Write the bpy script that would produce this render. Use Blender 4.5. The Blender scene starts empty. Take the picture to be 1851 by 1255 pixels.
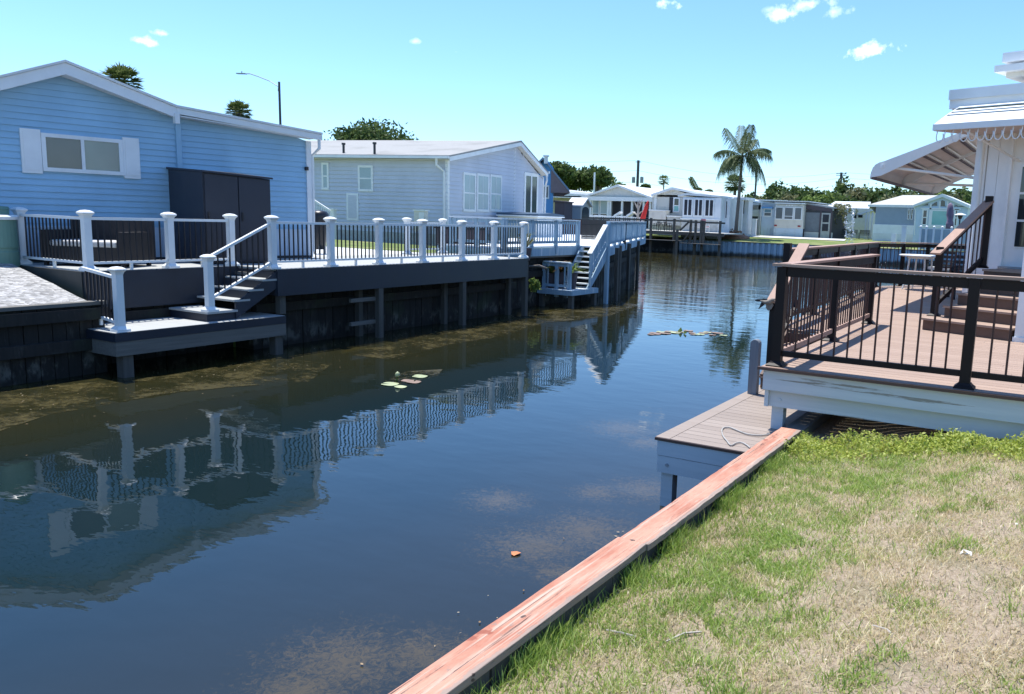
import bpy, math, random
import numpy as np
from math import sin, cos, radians, pi, atan2, hypot, sqrt
from mathutils import Vector, Matrix

# ------------------------------------------------------------------ camera
FPX, PITCH, ROLL, HEAD, PCX, PCY = 1484.2, .1546, -.0353, .4952, 1100.0, 627.5
CAMZ = 2.75                      # eye above the water (z = 0); +Y runs along the canal
def _basis():
    cp, sp, cr, sr = cos(PITCH), sin(PITCH), cos(ROLL), sin(ROLL)
    f0 = Vector((-sin(HEAD), cos(HEAD), 0)); rt = Vector((cos(HEAD), sin(HEAD), 0)); up = Vector((0, 0, 1))
    fw = f0*cp - up*sp; dn = -(up*cp + f0*sp)
    return cr*rt + sr*dn, -sr*rt + cr*dn, fw
RT, DN, FW = _basis()
CO = Vector((0, 0, CAMZ))
def ray(x, y): return RT*((x-PCX)/FPX) + DN*((y-PCY)/FPX) + FW
def GZ(x, y, z): d = ray(x, y); return CO + d*((z-CAMZ)/d.z)     # point seen at a pixel on a level plane
def GX(x, y, X): d = ray(x, y); return CO + d*(X/d.x)
def GY(x, y, Y): d = ray(x, y); return CO + d*(Y/d.y)
def GP(O, u, x, y):                                              # ... on the vertical plane through O along u
    n = Vector((-u[1], u[0], 0)); d = ray(x, y); return CO + d*(n.dot(Vector((O[0], O[1], 0)))/n.dot(d))

sc = bpy.context.scene
col = sc.collection
cam = bpy.data.cameras.new('camera'); camo = bpy.data.objects.new('camera', cam); col.objects.link(camo)
cam.sensor_width = 36; cam.lens = FPX/1851*36; cam.shift_x = (925.5-PCX)/1851; cam.clip_start = .05; cam.clip_end = 5000
M = Matrix.Identity(4)
for i, v in enumerate((RT, -DN, -FW)):
    for k in range(3): M[k][i] = v[k]
M.translation = CO
camo.matrix_world = M
sc.camera = camo

# ------------------------------------------------------------------ light
SUN = Vector((-.25, .10, 1)).normalized()
sun = bpy.data.lights.new('sun', 'SUN'); suno = bpy.data.objects.new('sun', sun); col.objects.link(suno)
sun.energy = 5.0; sun.angle = radians(.5); sun.color = (1, .965, .9)
suno.rotation_euler = SUN.to_track_quat('Z', 'Y').to_euler()
w = bpy.data.worlds.new('World'); sc.world = w; w.use_nodes = True
nt = w.node_tree; N = nt.nodes; L = nt.links
for n in list(N): N.remove(n)
out = N.new('ShaderNodeOutputWorld'); bg = N.new('ShaderNodeBackground'); sky = N.new('ShaderNodeTexSky')
sky.sky_type = 'NISHITA'; sky.sun_disc = False; sky.sun_elevation = math.asin(SUN.z); sky.sun_rotation = atan2(SUN.x, SUN.y)
sky.air_density = 1.0; sky.dust_density = .12; sky.ozone_density = 1.6; sky.altitude = 0
bg.inputs['Strength'].default_value = .125
tint = N.new('ShaderNodeMix'); tint.data_type = 'RGBA'; tint.blend_type = 'MULTIPLY'; tint.inputs[0].default_value = 1
tint.inputs[7].default_value = (.78, 1.05, 1.36, 1)
L.new(sky.outputs[0], tint.inputs[6])
tc = N.new('ShaderNodeTexCoord')
def vm(op, a, b):
    n = N.new('ShaderNodeVectorMath'); n.operation = op
    for i, v in enumerate((a, b)):
        if v is None: continue
        if hasattr(v, 'links'): L.new(v, n.inputs[i])
        else: n.inputs[i].default_value = v
    return n
def mt(op, a, b=None, c=None, cl=False):
    n = N.new('ShaderNodeMath'); n.operation = op; n.use_clamp = cl
    for i, v in enumerate((a, b, c)):
        if v is None: continue
        if hasattr(v, 'links'): L.new(v, n.inputs[i])
        else: n.inputs[i].default_value = v
    return n.outputs[0]
nz = N.new('ShaderNodeTexNoise'); nz.inputs['Scale'].default_value = 42; nz.inputs['Detail'].default_value = 6; nz.inputs['Roughness'].default_value = .62
L.new(tc.outputs['Generated'], nz.inputs['Vector'])
tot = None
# small fair-weather clouds, each a soft lump in the sky: pixel centre, half sizes
for (cx, cy, hw, hh, dens) in ((257, 74, 30, 9, .75), (299, 62, 17, 6, .55), (751, 75, 14, 7, .4), (824, 94, 8, 4, .32), (1207, 4, 34, 12, .95),
                               (1425, 26, 50, 15, .72), (1460, 8, 62, 15, .6), (1503, 22, 40, 12, .45), (1568, 94, 54, 15, 1.0), (1592, 88, 26, 12, .8), (1390, 18, 16, 8, .3), (1118, 300, 1, 1, 0)):
    if not dens: continue
    c = ray(cx, cy).normalized(); rt = ray(cx+10, cy).normalized()-c; rt.normalize(); up = ray(cx, cy-10).normalized()-c; up.normalize()
    k = 1/(FPX*1.12)
    d = vm('SUBTRACT', tc.outputs['Generated'], tuple(c)).outputs[0]
    a = vm('DOT_PRODUCT', d, tuple(rt/(hw*k))).outputs['Value']; b = vm('DOT_PRODUCT', d, tuple(up/(hh*k))).outputs['Value']
    r2 = mt('ADD', mt('MULTIPLY', a, a), mt('MULTIPLY', b, b))
    front = mt('GREATER_THAN', vm('DOT_PRODUCT', tc.outputs['Generated'], tuple(c)).outputs['Value'], .9)
    e = mt('SUBTRACT', 1.0, mt('POWER', r2, .5))
    e = mt('ADD', e, mt('MULTIPLY', mt('SUBTRACT', nz.outputs['Fac'], .57), 4.2))
    e = mt('MULTIPLY', mt('MULTIPLY', e, .95, cl=True), front)
    e = mt('MULTIPLY', e, dens)
    tot = e if tot is None else mt('MAXIMUM', tot, e)
cm = N.new('ShaderNodeMix'); cm.data_type = 'RGBA'; L.new(tot, cm.inputs[0]); L.new(tint.outputs[2], cm.inputs[6]); cm.inputs[7].default_value = (11, 12, 12.5, 1)
L.new(cm.outputs[2], bg.inputs['Color']); L.new(bg.outputs[0], out.inputs[0])
sc.view_settings.view_transform = 'Standard'; sc.view_settings.look = 'None'; sc.view_settings.exposure = 0.55; sc.view_settings.gamma = 1
sc.cycles.max_bounces = 6; sc.cycles.transparent_max_bounces = 12; sc.cycles.caustics_reflective = False; sc.cycles.caustics_refractive = False
sc.cycles.use_denoising = True

# ------------------------------------------------------------------ materials
MATS = {}
class MN:
    def __init__(s, name):
        s.m = bpy.data.materials.new(name); s.m.use_nodes = True; s.t = s.m.node_tree; s.N = s.t.nodes; s.L = s.t.links
        s.b = s.N['Principled BSDF']; s.pos = s.N.new('ShaderNodeNewGeometry').outputs['Position']; MATS[name] = s.m
    def put(s, node, i, v):
        if v is None: return
        if hasattr(v, 'links'): s.L.new(v, node.inputs[i])
        else: node.inputs[i].default_value = v
    def map(s, scale, vec=None, rot=(0, 0, 0)):
        n = s.N.new('ShaderNodeMapping'); n.inputs['Scale'].default_value = scale; n.inputs['Rotation'].default_value = rot
        s.L.new(vec or s.pos, n.inputs[0]); return n.outputs[0]
    def noise(s, scale, detail=3, rough=.55, vec=None, dist=0):
        n = s.N.new('ShaderNodeTexNoise'); n.inputs['Scale'].default_value = scale; n.inputs['Detail'].default_value = detail
        n.inputs['Roughness'].default_value = rough; n.inputs['Distortion'].default_value = dist
        s.L.new(vec or s.pos, n.inputs['Vector']); return n.outputs['Fac']
    def math(s, op, a, b=None, c=None, cl=False):
        n = s.N.new('ShaderNodeMath'); n.operation = op; n.use_clamp = cl
        for i, v in enumerate((a, b, c)): s.put(n, i, v)
        return n.outputs[0]
    def step(s, v, lo, hi):
        n = s.N.new('ShaderNodeMapRange'); n.interpolation_type = 'SMOOTHSTEP'; s.put(n, 0, v); n.inputs[1].default_value = lo; n.inputs[2].default_value = hi
        return n.outputs[0]
    def mix(s, f, a, b):
        n = s.N.new('ShaderNodeMix'); n.data_type = 'RGBA'
        for i, v in ((0, f), (6, a), (7, b)):
            if isinstance(v, tuple) and len(v) == 3: v = v+(1,)
            s.put(n, i, v)
        return n.outputs[2]
    def ramp(s, f, stops):
        n = s.N.new('ShaderNodeValToRGB'); s.L.new(f, n.inputs[0]); e = n.color_ramp.elements
        while len(e) < len(stops): e.new(.5)
        for k, (p, c) in zip(e, stops): k.position = p; k.color = c+(1,)
        return n.outputs[0]
    def bump(s, h, strength, dist=.01, nrm=None):
        n = s.N.new('ShaderNodeBump'); n.inputs['Strength'].default_value = strength; n.inputs['Distance'].default_value = dist
        s.L.new(h, n.inputs['Height'])
        if nrm is not None: s.L.new(nrm, n.inputs['Normal'])
        s.L.new(n.outputs[0], s.b.inputs['Normal']); return n.outputs[0]
    def col(s, v):
        if isinstance(v, tuple): v = v+(1,) if len(v) == 3 else v
        s.put(s.b, 'Base Color', v)
    def rough(s, v): s.put(s.b, 'Roughness', v)
    def sep(s, vec=None):
        n = s.N.new('ShaderNodeSeparateXYZ'); s.L.new(vec or s.pos, n.inputs[0]); return n.outputs
    def island(s):
        return s.N.new('ShaderNodeNewGeometry').outputs['Random Per Island']

def paint(name, c, rough=.5, var=.12, scale=3, dirt=.0, bump=.0, metal=0, dirtcol=(.12, .11, .09), spec=None):
    m = MN(name); f = m.noise(scale, 5, .6)
    lo = tuple(x*(1-var) for x in c); hi = tuple(min(1, x*(1+var)) for x in c)
    k = m.ramp(f, ((.3, lo), (.7, hi)))
    if dirt:
        d = m.noise(scale*.7, 7, .72, vec=m.map((1, 1, .45)))
        k = m.mix(m.math('MULTIPLY', m.step(d, .5, .72), dirt), k, dirtcol)
    m.col(k); m.rough(m.math('ADD', m.math('MULTIPLY', f, .2), rough-.1)); m.b.inputs['Metallic'].default_value = metal
    if spec is not None: m.b.inputs['Specular IOR Level'].default_value = spec
    if bump: m.bump(m.noise(scale*14, 4), bump, .004)
    return m.m
def wood(name, c1, c2, axis='Y', rough=.8, scale=1, wear=None, wearamt=.5, bump=.35):
    # grain runs along the axis
    m = MN(name); sc_ = {'X': (.6, 14, 14), 'Y': (14, .6, 14), 'Z': (14, 14, .6)}[axis]
    v = m.map(tuple(x*scale for x in sc_)); g = m.noise(1.6, 6, .65, vec=v, dist=.4)
    r = m.island()
    k = m.ramp(m.math('ADD', m.math('MULTIPLY', g, .75), m.math('MULTIPLY', r, .25)), ((.25, c1), (.75, c2)))
    if wear:
        wv = m.noise(1.1, 8, .7, vec=m.map(tuple(x*scale*.5 for x in sc_))); k = m.mix(m.step(wv, .5-.1*wearamt, .64), k, wear)
    m.col(k); m.rough(rough); m.bump(g, bump, .004); return m.m
def leaves(name, stops, trans=.25):
    m = MN(name); r = m.island(); f = m.noise(.45, 3)
    k = m.ramp(m.math('ADD', m.math('MULTIPLY', r, .6), m.math('MULTIPLY', f, .45)), stops)
    m.col(k); m.rough(.55); m.b.inputs['Specular IOR Level'].default_value = .12
    tr = m.N.new('ShaderNodeBsdfTranslucent'); m.L.new(k, tr.inputs[0]); mx = m.N.new('ShaderNodeMixShader'); mx.inputs[0].default_value = trans
    m.L.new(m.b.outputs[0], mx.inputs[1]); m.L.new(tr.outputs[0], mx.inputs[2]); m.L.new(mx.outputs[0], m.N['Material Output'].inputs[0])
    return m.m
def glassy(name, c, rough=.08):
    m = MN(name); f = m.noise(.8, 3); m.col(m.mix(f, c, tuple(x*1.7+.01 for x in c))); m.rough(rough); m.b.inputs['Specular IOR Level'].default_value = .8; return m.m

white = paint('white_vinyl', (.74, .76, .76), .4, .05, 2.3, .16, dirtcol=(.42, .43, .38))
white_trim = paint('white_trim', (.76, .78, .79), .45, .06, 2, .12)
white_metal = paint('white_metal', (.72, .74, .74), .35, .06, 2, .10)
roof_white = paint('white_roof', (.70, .71, .70), .6, .10, .8, .25, dirtcol=(.35, .34, .30))
blue_siding = paint('blue_siding', (.30, .50, .67), .5, .10, .9, .10)
grey_siding = paint('grey_siding', (.545, .57, .635), .5, .08, .8, .10)
skirt_panel = paint('skirt_panel', (.50, .60, .70), .5, .06, 2, .15)
dark_blue = paint('charcoal_fascia', (.014, .020, .033), .5, .18, 3, .08, dirtcol=(.03, .032, .035))
brown_grey = paint('taupe_fascia', (.045, .047, .045), .6, .15, 3, .15)
cabinet = paint('cabinet_charcoal', (.026, .029, .042), .55, .10, 2, .06)
black_metal = paint('black_metal', (.012, .012, .016), .35, .2, 4)
dark_brown = paint('dark_brown_rail', (.010, .006, .006), .5, .25, 4, spec=.25)
maroon = paint('maroon_baluster', (.045, .012, .010), .4, .25, 4)
composite_grey = wood('grey_composite', (.30, .31, .30), (.40, .41, .40), 'X', .7, .5, bump=.15)
tan_deck_x = wood('tan_composite', (.27, .185, .14), (.37, .265, .205), 'X', .75, .6, bump=.2)
dock_tan = wood('weathered_tan_composite', (.22, .175, .145), (.31, .255, .215), 'X', .75, .6, bump=.2)
tan_deck_y = wood('tan_composite_border', (.30, .19, .145), (.39, .26, .205), 'Y', .75, .6, bump=.2)
tan_edge = wood('brown_composite_edge', (.060, .032, .024), (.105, .058, .042), 'X', .6, .6, bump=.2)
step_brown = wood('brown_composite_riser', (.085, .048, .034), (.14, .085, .06), 'X', .65, .6, bump=.2)
white_wood = wood('whitewashed_wood', (.42, .47, .50), (.58, .62, .64), 'X', .8, .7, wear=(.26, .25, .22), wearamt=-1.2)
blue_wood = wood('blue_weathered_wood', (.20, .31, .40), (.34, .46, .55), 'Z', .8, .8, wear=(.60, .63, .65), wearamt=-.6)
blue_wood_top = wood('white_weathered_wood', (.58, .62, .64), (.74, .77, .78), 'X', .8, .7, wear=(.36, .36, .33), wearamt=-.7)
old_wood = wood('old_grey_wood', (.045, .041, .036), (.12, .11, .095), 'Z', .9, 1)
old_wood_y = wood('old_grey_beam', (.085, .080, .075), (.18, .17, .15), 'Y', .9, 1)
brown_wood = wood('brown_old_wood', (.055, .038, .030), (.12, .085, .065), 'Y', .85, 1)
brown_wood_x = wood('brown_old_beam', (.07, .058, .045), (.17, .14, .11), 'X', .85, 1)
red_cap = MN('weathered_red_paint')
if True:
    m = red_cap; g = m.noise(1.5, 8, .7, vec=m.map((22, .55, 22)), dist=.5); b = m.noise(1.6, 6, .68, vec=m.map((4, 1.2, 4))); f = m.noise(30, 6, .7, vec=m.map((1, .3, 1)))
    k = m.mix(m.step(b, .34, .66), (.37, .145, .09), (.49, .26, .18))
    k = m.mix(m.math('MULTIPLY', m.step(g, .51, .64), .75), k, (.49, .38, .30))
    cr = m.noise(2.2, 9, .75, vec=m.map((30, .35, 30)), dist=1.2); k = m.mix(m.math('MULTIPLY', m.step(cr, .57, .62), .9), k, (.11, .07, .055)); sp = m.noise(26, 5, .7, vec=m.map((1, .45, 1))); k = m.mix(m.math('MULTIPLY', m.step(sp, .60, .68), .7), k, (.24, .19, .16))
    ed = m.step(m.math('ADD', m.sep()[0], m.math('MULTIPLY', m.noise(5, 5, .7), .10)), -2.005, -1.985); k = m.mix(m.math('MULTIPLY', ed, .8), k, (.27, .23, .195))
    kn = m.noise(7, 3, .5, vec=m.map((1, .8, 1))); k = m.mix(m.step(kn, .715, .73), k, (.09, .06, .05)); e = m.noise(3.1, 4, .6); k = m.mix(m.step(e, .66, .69), k, (.28, .09, .055))
    m.col(k); m.rough(.85); m.bump(m.math('SUBTRACT', m.math('ADD', g, m.math('MULTIPLY', f, .4)), m.math('MULTIPLY', m.step(cr, .60, .64), .8)), .8, .008)
red_cap = red_cap.m
seawall_mat = MN('stained_bulkhead_planks')
if True:
    m = seawall_mat; xyz = m.sep(); r = m.island()
    g = m.noise(1.4, 7, .7, vec=m.map((9, 9, .8)))
    k = m.ramp(m.math('ADD', m.math('MULTIPLY', g, .7), m.math('MULTIPLY', r, .25)), ((.25, (.009, .008, .007)), (.6, (.024, .021, .018)), (.85, (.06, .055, .048))))
    k = m.mix(m.math('MULTIPLY', m.step(m.noise(1.1, 3), .55, .7), .5), k, (.03, .045, .02))
    lz = m.math('ADD', xyz[2], m.math('MULTIPLY', m.noise(4, 3), .25)); k = m.mix(m.math('MULTIPLY', m.math('SUBTRACT', 1, m.step(lz, .22, .42)), .65), k, (.012, .010, .008))
    tb = m.math('MULTIPLY', m.step(lz, .16, .30), m.math('SUBTRACT', 1, m.step(lz, .34, .62))); k = m.mix(m.math('MULTIPLY', m.math('MULTIPLY', tb, m.step(m.noise(5, 6, .7, vec=m.map((1, 1, .5))), .46, .62)), .75), k, (.13, .125, .105))
    k = m.mix(m.math('MULTIPLY', m.step(m.noise(2.3, 6, .75, vec=m.map((1.4, 1.4, .35))), .56, .70), .55), k, (.085, .08, .068))
    m.col(k); m.rough(.9); m.bump(g, .5, .01)
seawall_mat = seawall_mat.m
far_sheet = MN('stained_blue_sheet_piling')
if True:
    m = far_sheet; xyz = m.sep(); k = m.mix(m.noise(.8, 4), (.26, .37, .47), (.36, .47, .56))
    lz = m.math('ADD', xyz[2], m.math('MULTIPLY', m.noise(2, 4), .35)); k = m.mix(m.math('SUBTRACT', 1, m.step(lz, .30, .62)), k, (.06, .055, .045))
    m.col(k); m.rough(.6)
far_sheet = far_sheet.m
glass_dark = glassy('dark_window_glass', (.012, .016, .020)); glass_grey = glassy('grey_window_glass', (.10, .11, .11), .15)
glass_left = glassy('brown_grey_glass', (.085, .08, .075), .12); glass_right = glassy('green_grey_glass', (.17, .19, .165), .12); glass_curtain = glassy('curtained_glass', (.20, .27, .31), .15); glass_teal = glassy('teal_window_glass', (.10, .30, .30), .1)
glass_blue = glassy('reflecting_window_glass', (.13, .24, .30), .06)
screen = paint('dark_screen', (.02, .022, .03), .6, .3, 2)
beige_wall = paint('beige_siding', (.56, .55, .51), .6, .05, 1, .05)
stone_wall = paint('pale_stone', (.42, .43, .41), .8, .15, 4, .2)
shingle = MN('grey_shingles')
if True:
    m = shingle; f = m.noise(9, 5, .7); g = m.noise(.7, 4); k = m.mix(f, (.24, .24, .23), (.36, .36, .35)); k = m.mix(m.math('MULTIPLY', m.step(g, .5, .7), .45), k, (.17, .17, .155))
    m.col(k); m.rough(.9)
shingle = shingle.m
awn_under = paint('awning_underside', (.56, .48, .43), .6, .08, 2, .1); cream = paint('cream_metal', (.62, .60, .54), .5, .06, 2, .2)
concrete = paint('concrete', (.55, .55, .53), .85, .08, 2, .2, bump=.2, dirtcol=(.30, .29, .26))
gravel_mat = MN('white_gravel')
if True:
    m = gravel_mat; v = m.N.new('ShaderNodeTexVoronoi'); v.inputs['Scale'].default_value = 17; m.L.new(m.pos, v.inputs['Vector'])
    r = m.math('MULTIPLY', v.outputs['Color'], 1.0); k = m.ramp(r, ((.1, (.18, .175, .17)), (.5, (.32, .315, .305)), (.9, (.48, .47, .46))))
    m.col(k); m.rough(.9); m.bump(v.outputs['Distance'], .9, .03)
gravel_mat = gravel_mat.m
lawn_far = MN('mown_grass')
if True:
    m = lawn_far; f = m.noise(9, 6, .75); g = m.noise(.5, 4); k = m.mix(f, (.085, .125, .022), (.16, .215, .05)); k = m.mix(m.step(g, .48, .68), k, (.24, .24, .09))
    m.col(k); m.rough(.9); m.bump(f, .8, .05)
lawn_far = lawn_far.m
soil = MN('dry_soil')
if True:
    m = soil; f = m.noise(45, 7, .72); g = m.noise(2.4, 4); h = m.noise(160, 3)
    k = m.ramp(m.math('ADD', m.math('MULTIPLY', f, .7), m.math('MULTIPLY', h, .3)), ((.28, (.13, .095, .065)), (.5, (.36, .28, .195)), (.72, (.58, .48, .36))))
    k = m.mix(m.math('MULTIPLY', m.step(g, .5, .66), .4), k, (.14, .13, .05))
    m.col(k); m.rough(.95); m.bump(m.math('ADD', f, m.math('MULTIPLY', h, .5)), .9, .02)
soil = soil.m
def grassmat(name, greens, dries, bias):
    m = MN(name); r = m.island(); g = m.noise(1.9, 4, .6)
    a = m.ramp(r, ((0, greens[0]), (.5, greens[1]), (1, greens[2]))); b = m.ramp(r, ((0, dries[0]), (.5, dries[1]), (1, dries[2])))
    t = m.math('ADD', m.math('MULTIPLY', r, .30), g); k = m.mix(m.step(t, bias-.05, bias+.05), a, b)
    m.col(k); m.rough(.55); m.b.inputs['Specular IOR Level'].default_value = .35
    tr = m.N.new('ShaderNodeBsdfTranslucent'); m.L.new(k, tr.inputs[0]); mx = m.N.new('ShaderNodeMixShader'); mx.inputs[0].default_value = .42
    m.L.new(m.b.outputs[0], mx.inputs[1]); m.L.new(tr.outputs[0], mx.inputs[2]); m.L.new(mx.outputs[0], m.N['Material Output'].inputs[0]); return m.m
straw = grassmat('straw_blades', ((.30, .36, .09), (.46, .50, .16), (.58, .58, .25)), ((.50, .41, .22), (.68, .57, .34), (.82, .74, .52)), .56)
greenblade = grassmat('green_blades', ((.16, .27, .04), (.33, .45, .09), (.50, .60, .20)), ((.14, .22, .04), (.24, .30, .07), (.36, .38, .13)), .80)
succulent = grassmat('yellow_green_creeper', ((.26, .34, .05), (.46, .52, .10), (.62, .66, .22)), ((.30, .34, .07), (.42, .42, .10), (.5, .46, .16)), .82)
oak = leaves('oak_foliage', ((.2, (.035, .060, .020)), (.5, (.075, .12, .035)), (.9, (.15, .20, .07))), .35)
bush_green = leaves('bright_foliage', ((.2, (.08, .13, .03)), (.5, (.16, .23, .055)), (.9, (.28, .35, .11))), .35)
olive_leaf = leaves('olive_foliage', ((.2, (.09, .10, .04)), (.5, (.16, .17, .08)), (.9, (.27, .26, .15))))
palm_leaf = leaves('palm_fronds', ((.2, (.035, .058, .025)), (.5, (.075, .105, .042)), (.9, (.14, .17, .08))))
sabal_leaf = leaves('fan_palm_fronds', ((.2, (.05, .075, .02)), (.5, (.12, .16, .05)), (.9, (.26, .28, .11))))
bark = wood('bark', (.10, .085, .07), (.22, .19, .165), 'Z', .95, 1)
pale_bark = paint('pale_dead_wood', (.42, .38, .33), .85, .12, 5)
pole_wood = wood('pole_wood', (.06, .055, .05), (.12, .11, .10), 'Z', .9, .6)
lampmetal = paint('galvanised_metal', (.30, .31, .32), .45, .1, 3)
green_tank = paint('faded_green_plastic', (.13, .24, .19), .55, .12, 1.6, .25, dirtcol=(.28, .34, .30))
wicker = paint('dark_wicker', (.016, .013, .014), .7, .35, 9); cushion = paint('grey_cushion', (.50, .49, .48), .9, .08, 3)
red_cloth = paint('red_canvas', (.62, .035, .03), .8, .15, 3); purple_cloth = paint('mauve_canvas', (.16, .12, .17), .9, .2, 3)
pink_cloth = paint('pink_cloth', (.65, .25, .25), .9, .1, 3); tub_cover = paint('navy_vinyl_cover', (.045, .085, .14), .5, .15, 2)
shed_brown = paint('brown_resin', (.085, .065, .075), .7, .1, 2); red_brown = paint('red_brown_boards', (.15, .055, .04), .75, .2, 3)
bird_grey = paint('grey_brown_feathers', (.22, .19, .16), .9, .25, 40); bird_dark = paint('black_feathers', (.015, .014, .015), .7, .2, 20)
rope_mat = paint('white_rope', (.36, .35, .33), .9, .15, 30); litter = paint('white_litter', (.70, .68, .63), .8, .1, 10)
lily_top = paint('lily_pad', (.36, .40, .22), .5, .2, 6); lily_rust = paint('rusty_lily_pad', (.22, .15, .11), .6, .25, 9); leaf_rust = paint('fallen_leaf_orange', (.45, .16, .06), .7, .2, 9)
tail_red = paint('red_lens', (.30, .01, .01), .3, .1, 4); tyre = paint('black_rubber', (.015, .015, .016), .8, .2, 5)
orange_flower = paint('terracotta_mulch', (.30, .15, .09), .95, .3, 9)

# ------------------------------------------------------------------ geometry helpers
def V(*a): return Vector(a)
def thing(name, label, cat, loc=(0, 0, 0), group=None):
    o = bpy.data.objects.new(name, None); col.objects.link(o); o.location = loc; o.empty_display_size = .2
    o['label'] = label; o['category'] = cat
    if group: o['group'] = group
    return o
def tag(o, label, cat, group=None, kind=None):
    o['label'] = label; o['category'] = cat
    if group: o['group'] = group
    if kind: o['kind'] = kind
    return o
def kind(o, k): o['kind'] = k; return o
def offset(o):
    v = Vector((0, 0, 0))
    while o is not None: v += o.location; o = o.parent
    return v
class MB:
    def __init__(s): s.v = []; s.f = []
    def poly(s, pts, f):
        b = len(s.v); s.v += [tuple(p) for p in pts]; s.f += [tuple(b+i for i in q) for q in f]; return s
    def hexa(s, p):   # 8 points: bottom 4 ccw, top 4 ccw
        return s.poly(p, [(3, 2, 1, 0), (4, 5, 6, 7), (0, 1, 5, 4), (1, 2, 6, 5), (2, 3, 7, 6), (3, 0, 4, 7)])
    def box(s, x0, x1, y0, y1, z0, z1):
        x0, x1 = min(x0, x1), max(x0, x1); y0, y1 = min(y0, y1), max(y0, y1); z0, z1 = min(z0, z1), max(z0, z1)
        return s.hexa([(x0, y0, z0), (x1, y0, z0), (x1, y1, z0), (x0, y1, z0), (x0, y0, z1), (x1, y0, z1), (x1, y1, z1), (x0, y1, z1)])
    def beam(s, p, q, w, h, up=(0, 0, 1)):   # w across, h along up, centred on the line
        p, q = Vector(p), Vector(q); d = (q-p).normalized(); up = Vector(up)
        sd = d.cross(up)
        if sd.length < 1e-4: sd = Vector((1, 0, 0))
        sd.normalize(); u = sd.cross(d).normalized()
        a = sd*w/2; b = u*h/2
        return s.hexa([p-a-b, p+a-b, q+a-b, q-a-b, p-a+b, p+a+b, q+a+b, q-a+b])
    def fbox(s, O, u, s0, s1, n, d0, d1, z0, z1):   # box in a wall frame: along u, out along n
        O, u, n = Vector((O[0], O[1], 0)), Vector((u[0], u[1], 0)), Vector((n[0], n[1], 0))
        P = lambda a, d, z: O+u*a+n*d+Vector((0, 0, z))
        return s.hexa([P(s0, d0, z0), P(s1, d0, z0), P(s1, d1, z0), P(s0, d1, z0), P(s0, d0, z1), P(s1, d0, z1), P(s1, d1, z1), P(s0, d1, z1)])
    def prism(s, pts, vec):     # polygon swept along vec, with caps
        n = len(pts); vec = Vector(vec); a = [Vector(p) for p in pts]; b = [p+vec for p in a]
        return s.poly(a+b, [tuple(range(n-1, -1, -1)), tuple(range(n, 2*n))]+[(i, (i+1) % n, n+(i+1) % n, n+i) for i in range(n)])
    def tube(s, pts, r, n=8, cap=True):
        pts = [Vector(p) for p in pts]; rr = r if isinstance(r, (list, tuple)) else [r]*len(pts); b = len(s.v); ref = None
        for i, p in enumerate(pts):
            d = (pts[min(i+1, len(pts)-1)]-pts[max(i-1, 0)])
            d = d.normalized() if d.length > 1e-9 else Vector((0, 0, 1))
            if ref is None: ref = d.orthogonal().normalized()
            e = (ref-d*ref.dot(d)); e = e.normalized() if e.length > 1e-6 else d.orthogonal().normalized(); ref = e; g = d.cross(e)
            for k in range(n): t = 2*pi*k/n; s.v.append(tuple(p+(e*cos(t)+g*sin(t))*rr[i]))
        for i in range(len(pts)-1):
            for k in range(n): k2 = (k+1) % n; s.f.append((b+i*n+k, b+i*n+k2, b+(i+1)*n+k2, b+(i+1)*n+k))
        if cap: s.f.append(tuple(b+k for k in range(n-1, -1, -1))); s.f.append(tuple(b+(len(pts)-1)*n+k for k in range(n)))
        return s
    def lathe(s, c, prof, n=16, sq=False):   # (r, z) profile about a vertical axis; sq: square section
        c = Vector(c); b = len(s.v)
        for r, z in prof:
            for k in range(n):
                if sq: a = ((1, 1), (-1, 1), (-1, -1), (1, -1))[k % 4]; s.v.append((c.x+a[0]*r, c.y+a[1]*r, c.z+z))
                else: t = 2*pi*k/n; s.v.append((c.x+r*cos(t), c.y+r*sin(t), c.z+z))
        for i in range(len(prof)-1):
            for k in range(n): k2 = (k+1) % n; s.f.append((b+i*n+k, b+i*n+k2, b+(i+1)*n+k2, b+(i+1)*n+k))
        s.f.append(tuple(b+k for k in range(n-1, -1, -1))); s.f.append(tuple(b+(len(prof)-1)*n+k for k in range(n))); return s
    def quad(s, a, b, c, d): return s.poly((a, b, c, d), [(0, 1, 2, 3)])
    def build(s, name, mat, parent=None, smooth=False, bevel=0):
        me = bpy.data.meshes.new(name); off = offset(parent)
        me.from_pydata([(x-off.x, y-off.y, z-off.z) for x, y, z in s.v], [], s.f); me.update()
        o = bpy.data.objects.new(name, me); col.objects.link(o)
        if parent is not None: o.parent = parent
        me.materials.append(mat)
        if smooth:
            for p in me.polygons: p.use_smooth = True
        if bevel:
            m = o.modifiers.new('b', 'BEVEL'); m.width = bevel; m.segments = 2; m.limit_method = 'ANGLE'
        return o
def B(*a): return MB().box(*a)
def U2(a): return (cos(radians(a)), sin(radians(a)))
def fastmesh(name, co, quads, mat, parent=None, tris=False):
    co = np.asarray(co, dtype=np.float32).reshape(-1, 3); q = np.asarray(quads, dtype=np.int32); k = q.shape[1]
    off = offset(parent); co = co-np.array(off, dtype=np.float32)
    me = bpy.data.meshes.new(name); me.vertices.add(len(co)); me.vertices.foreach_set('co', co.ravel())
    me.loops.add(q.size); me.loops.foreach_set('vertex_index', q.ravel()); me.polygons.add(len(q))
    me.polygons.foreach_set('loop_start', np.arange(0, q.size, k, dtype=np.int32)); me.polygons.foreach_set('loop_total', np.full(len(q), k, dtype=np.int32))
    me.update(calc_edges=True); me.materials.append(mat)
    o = bpy.data.objects.new(name, me); col.objects.link(o)
    if parent is not None: o.parent = parent
    return o
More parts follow.
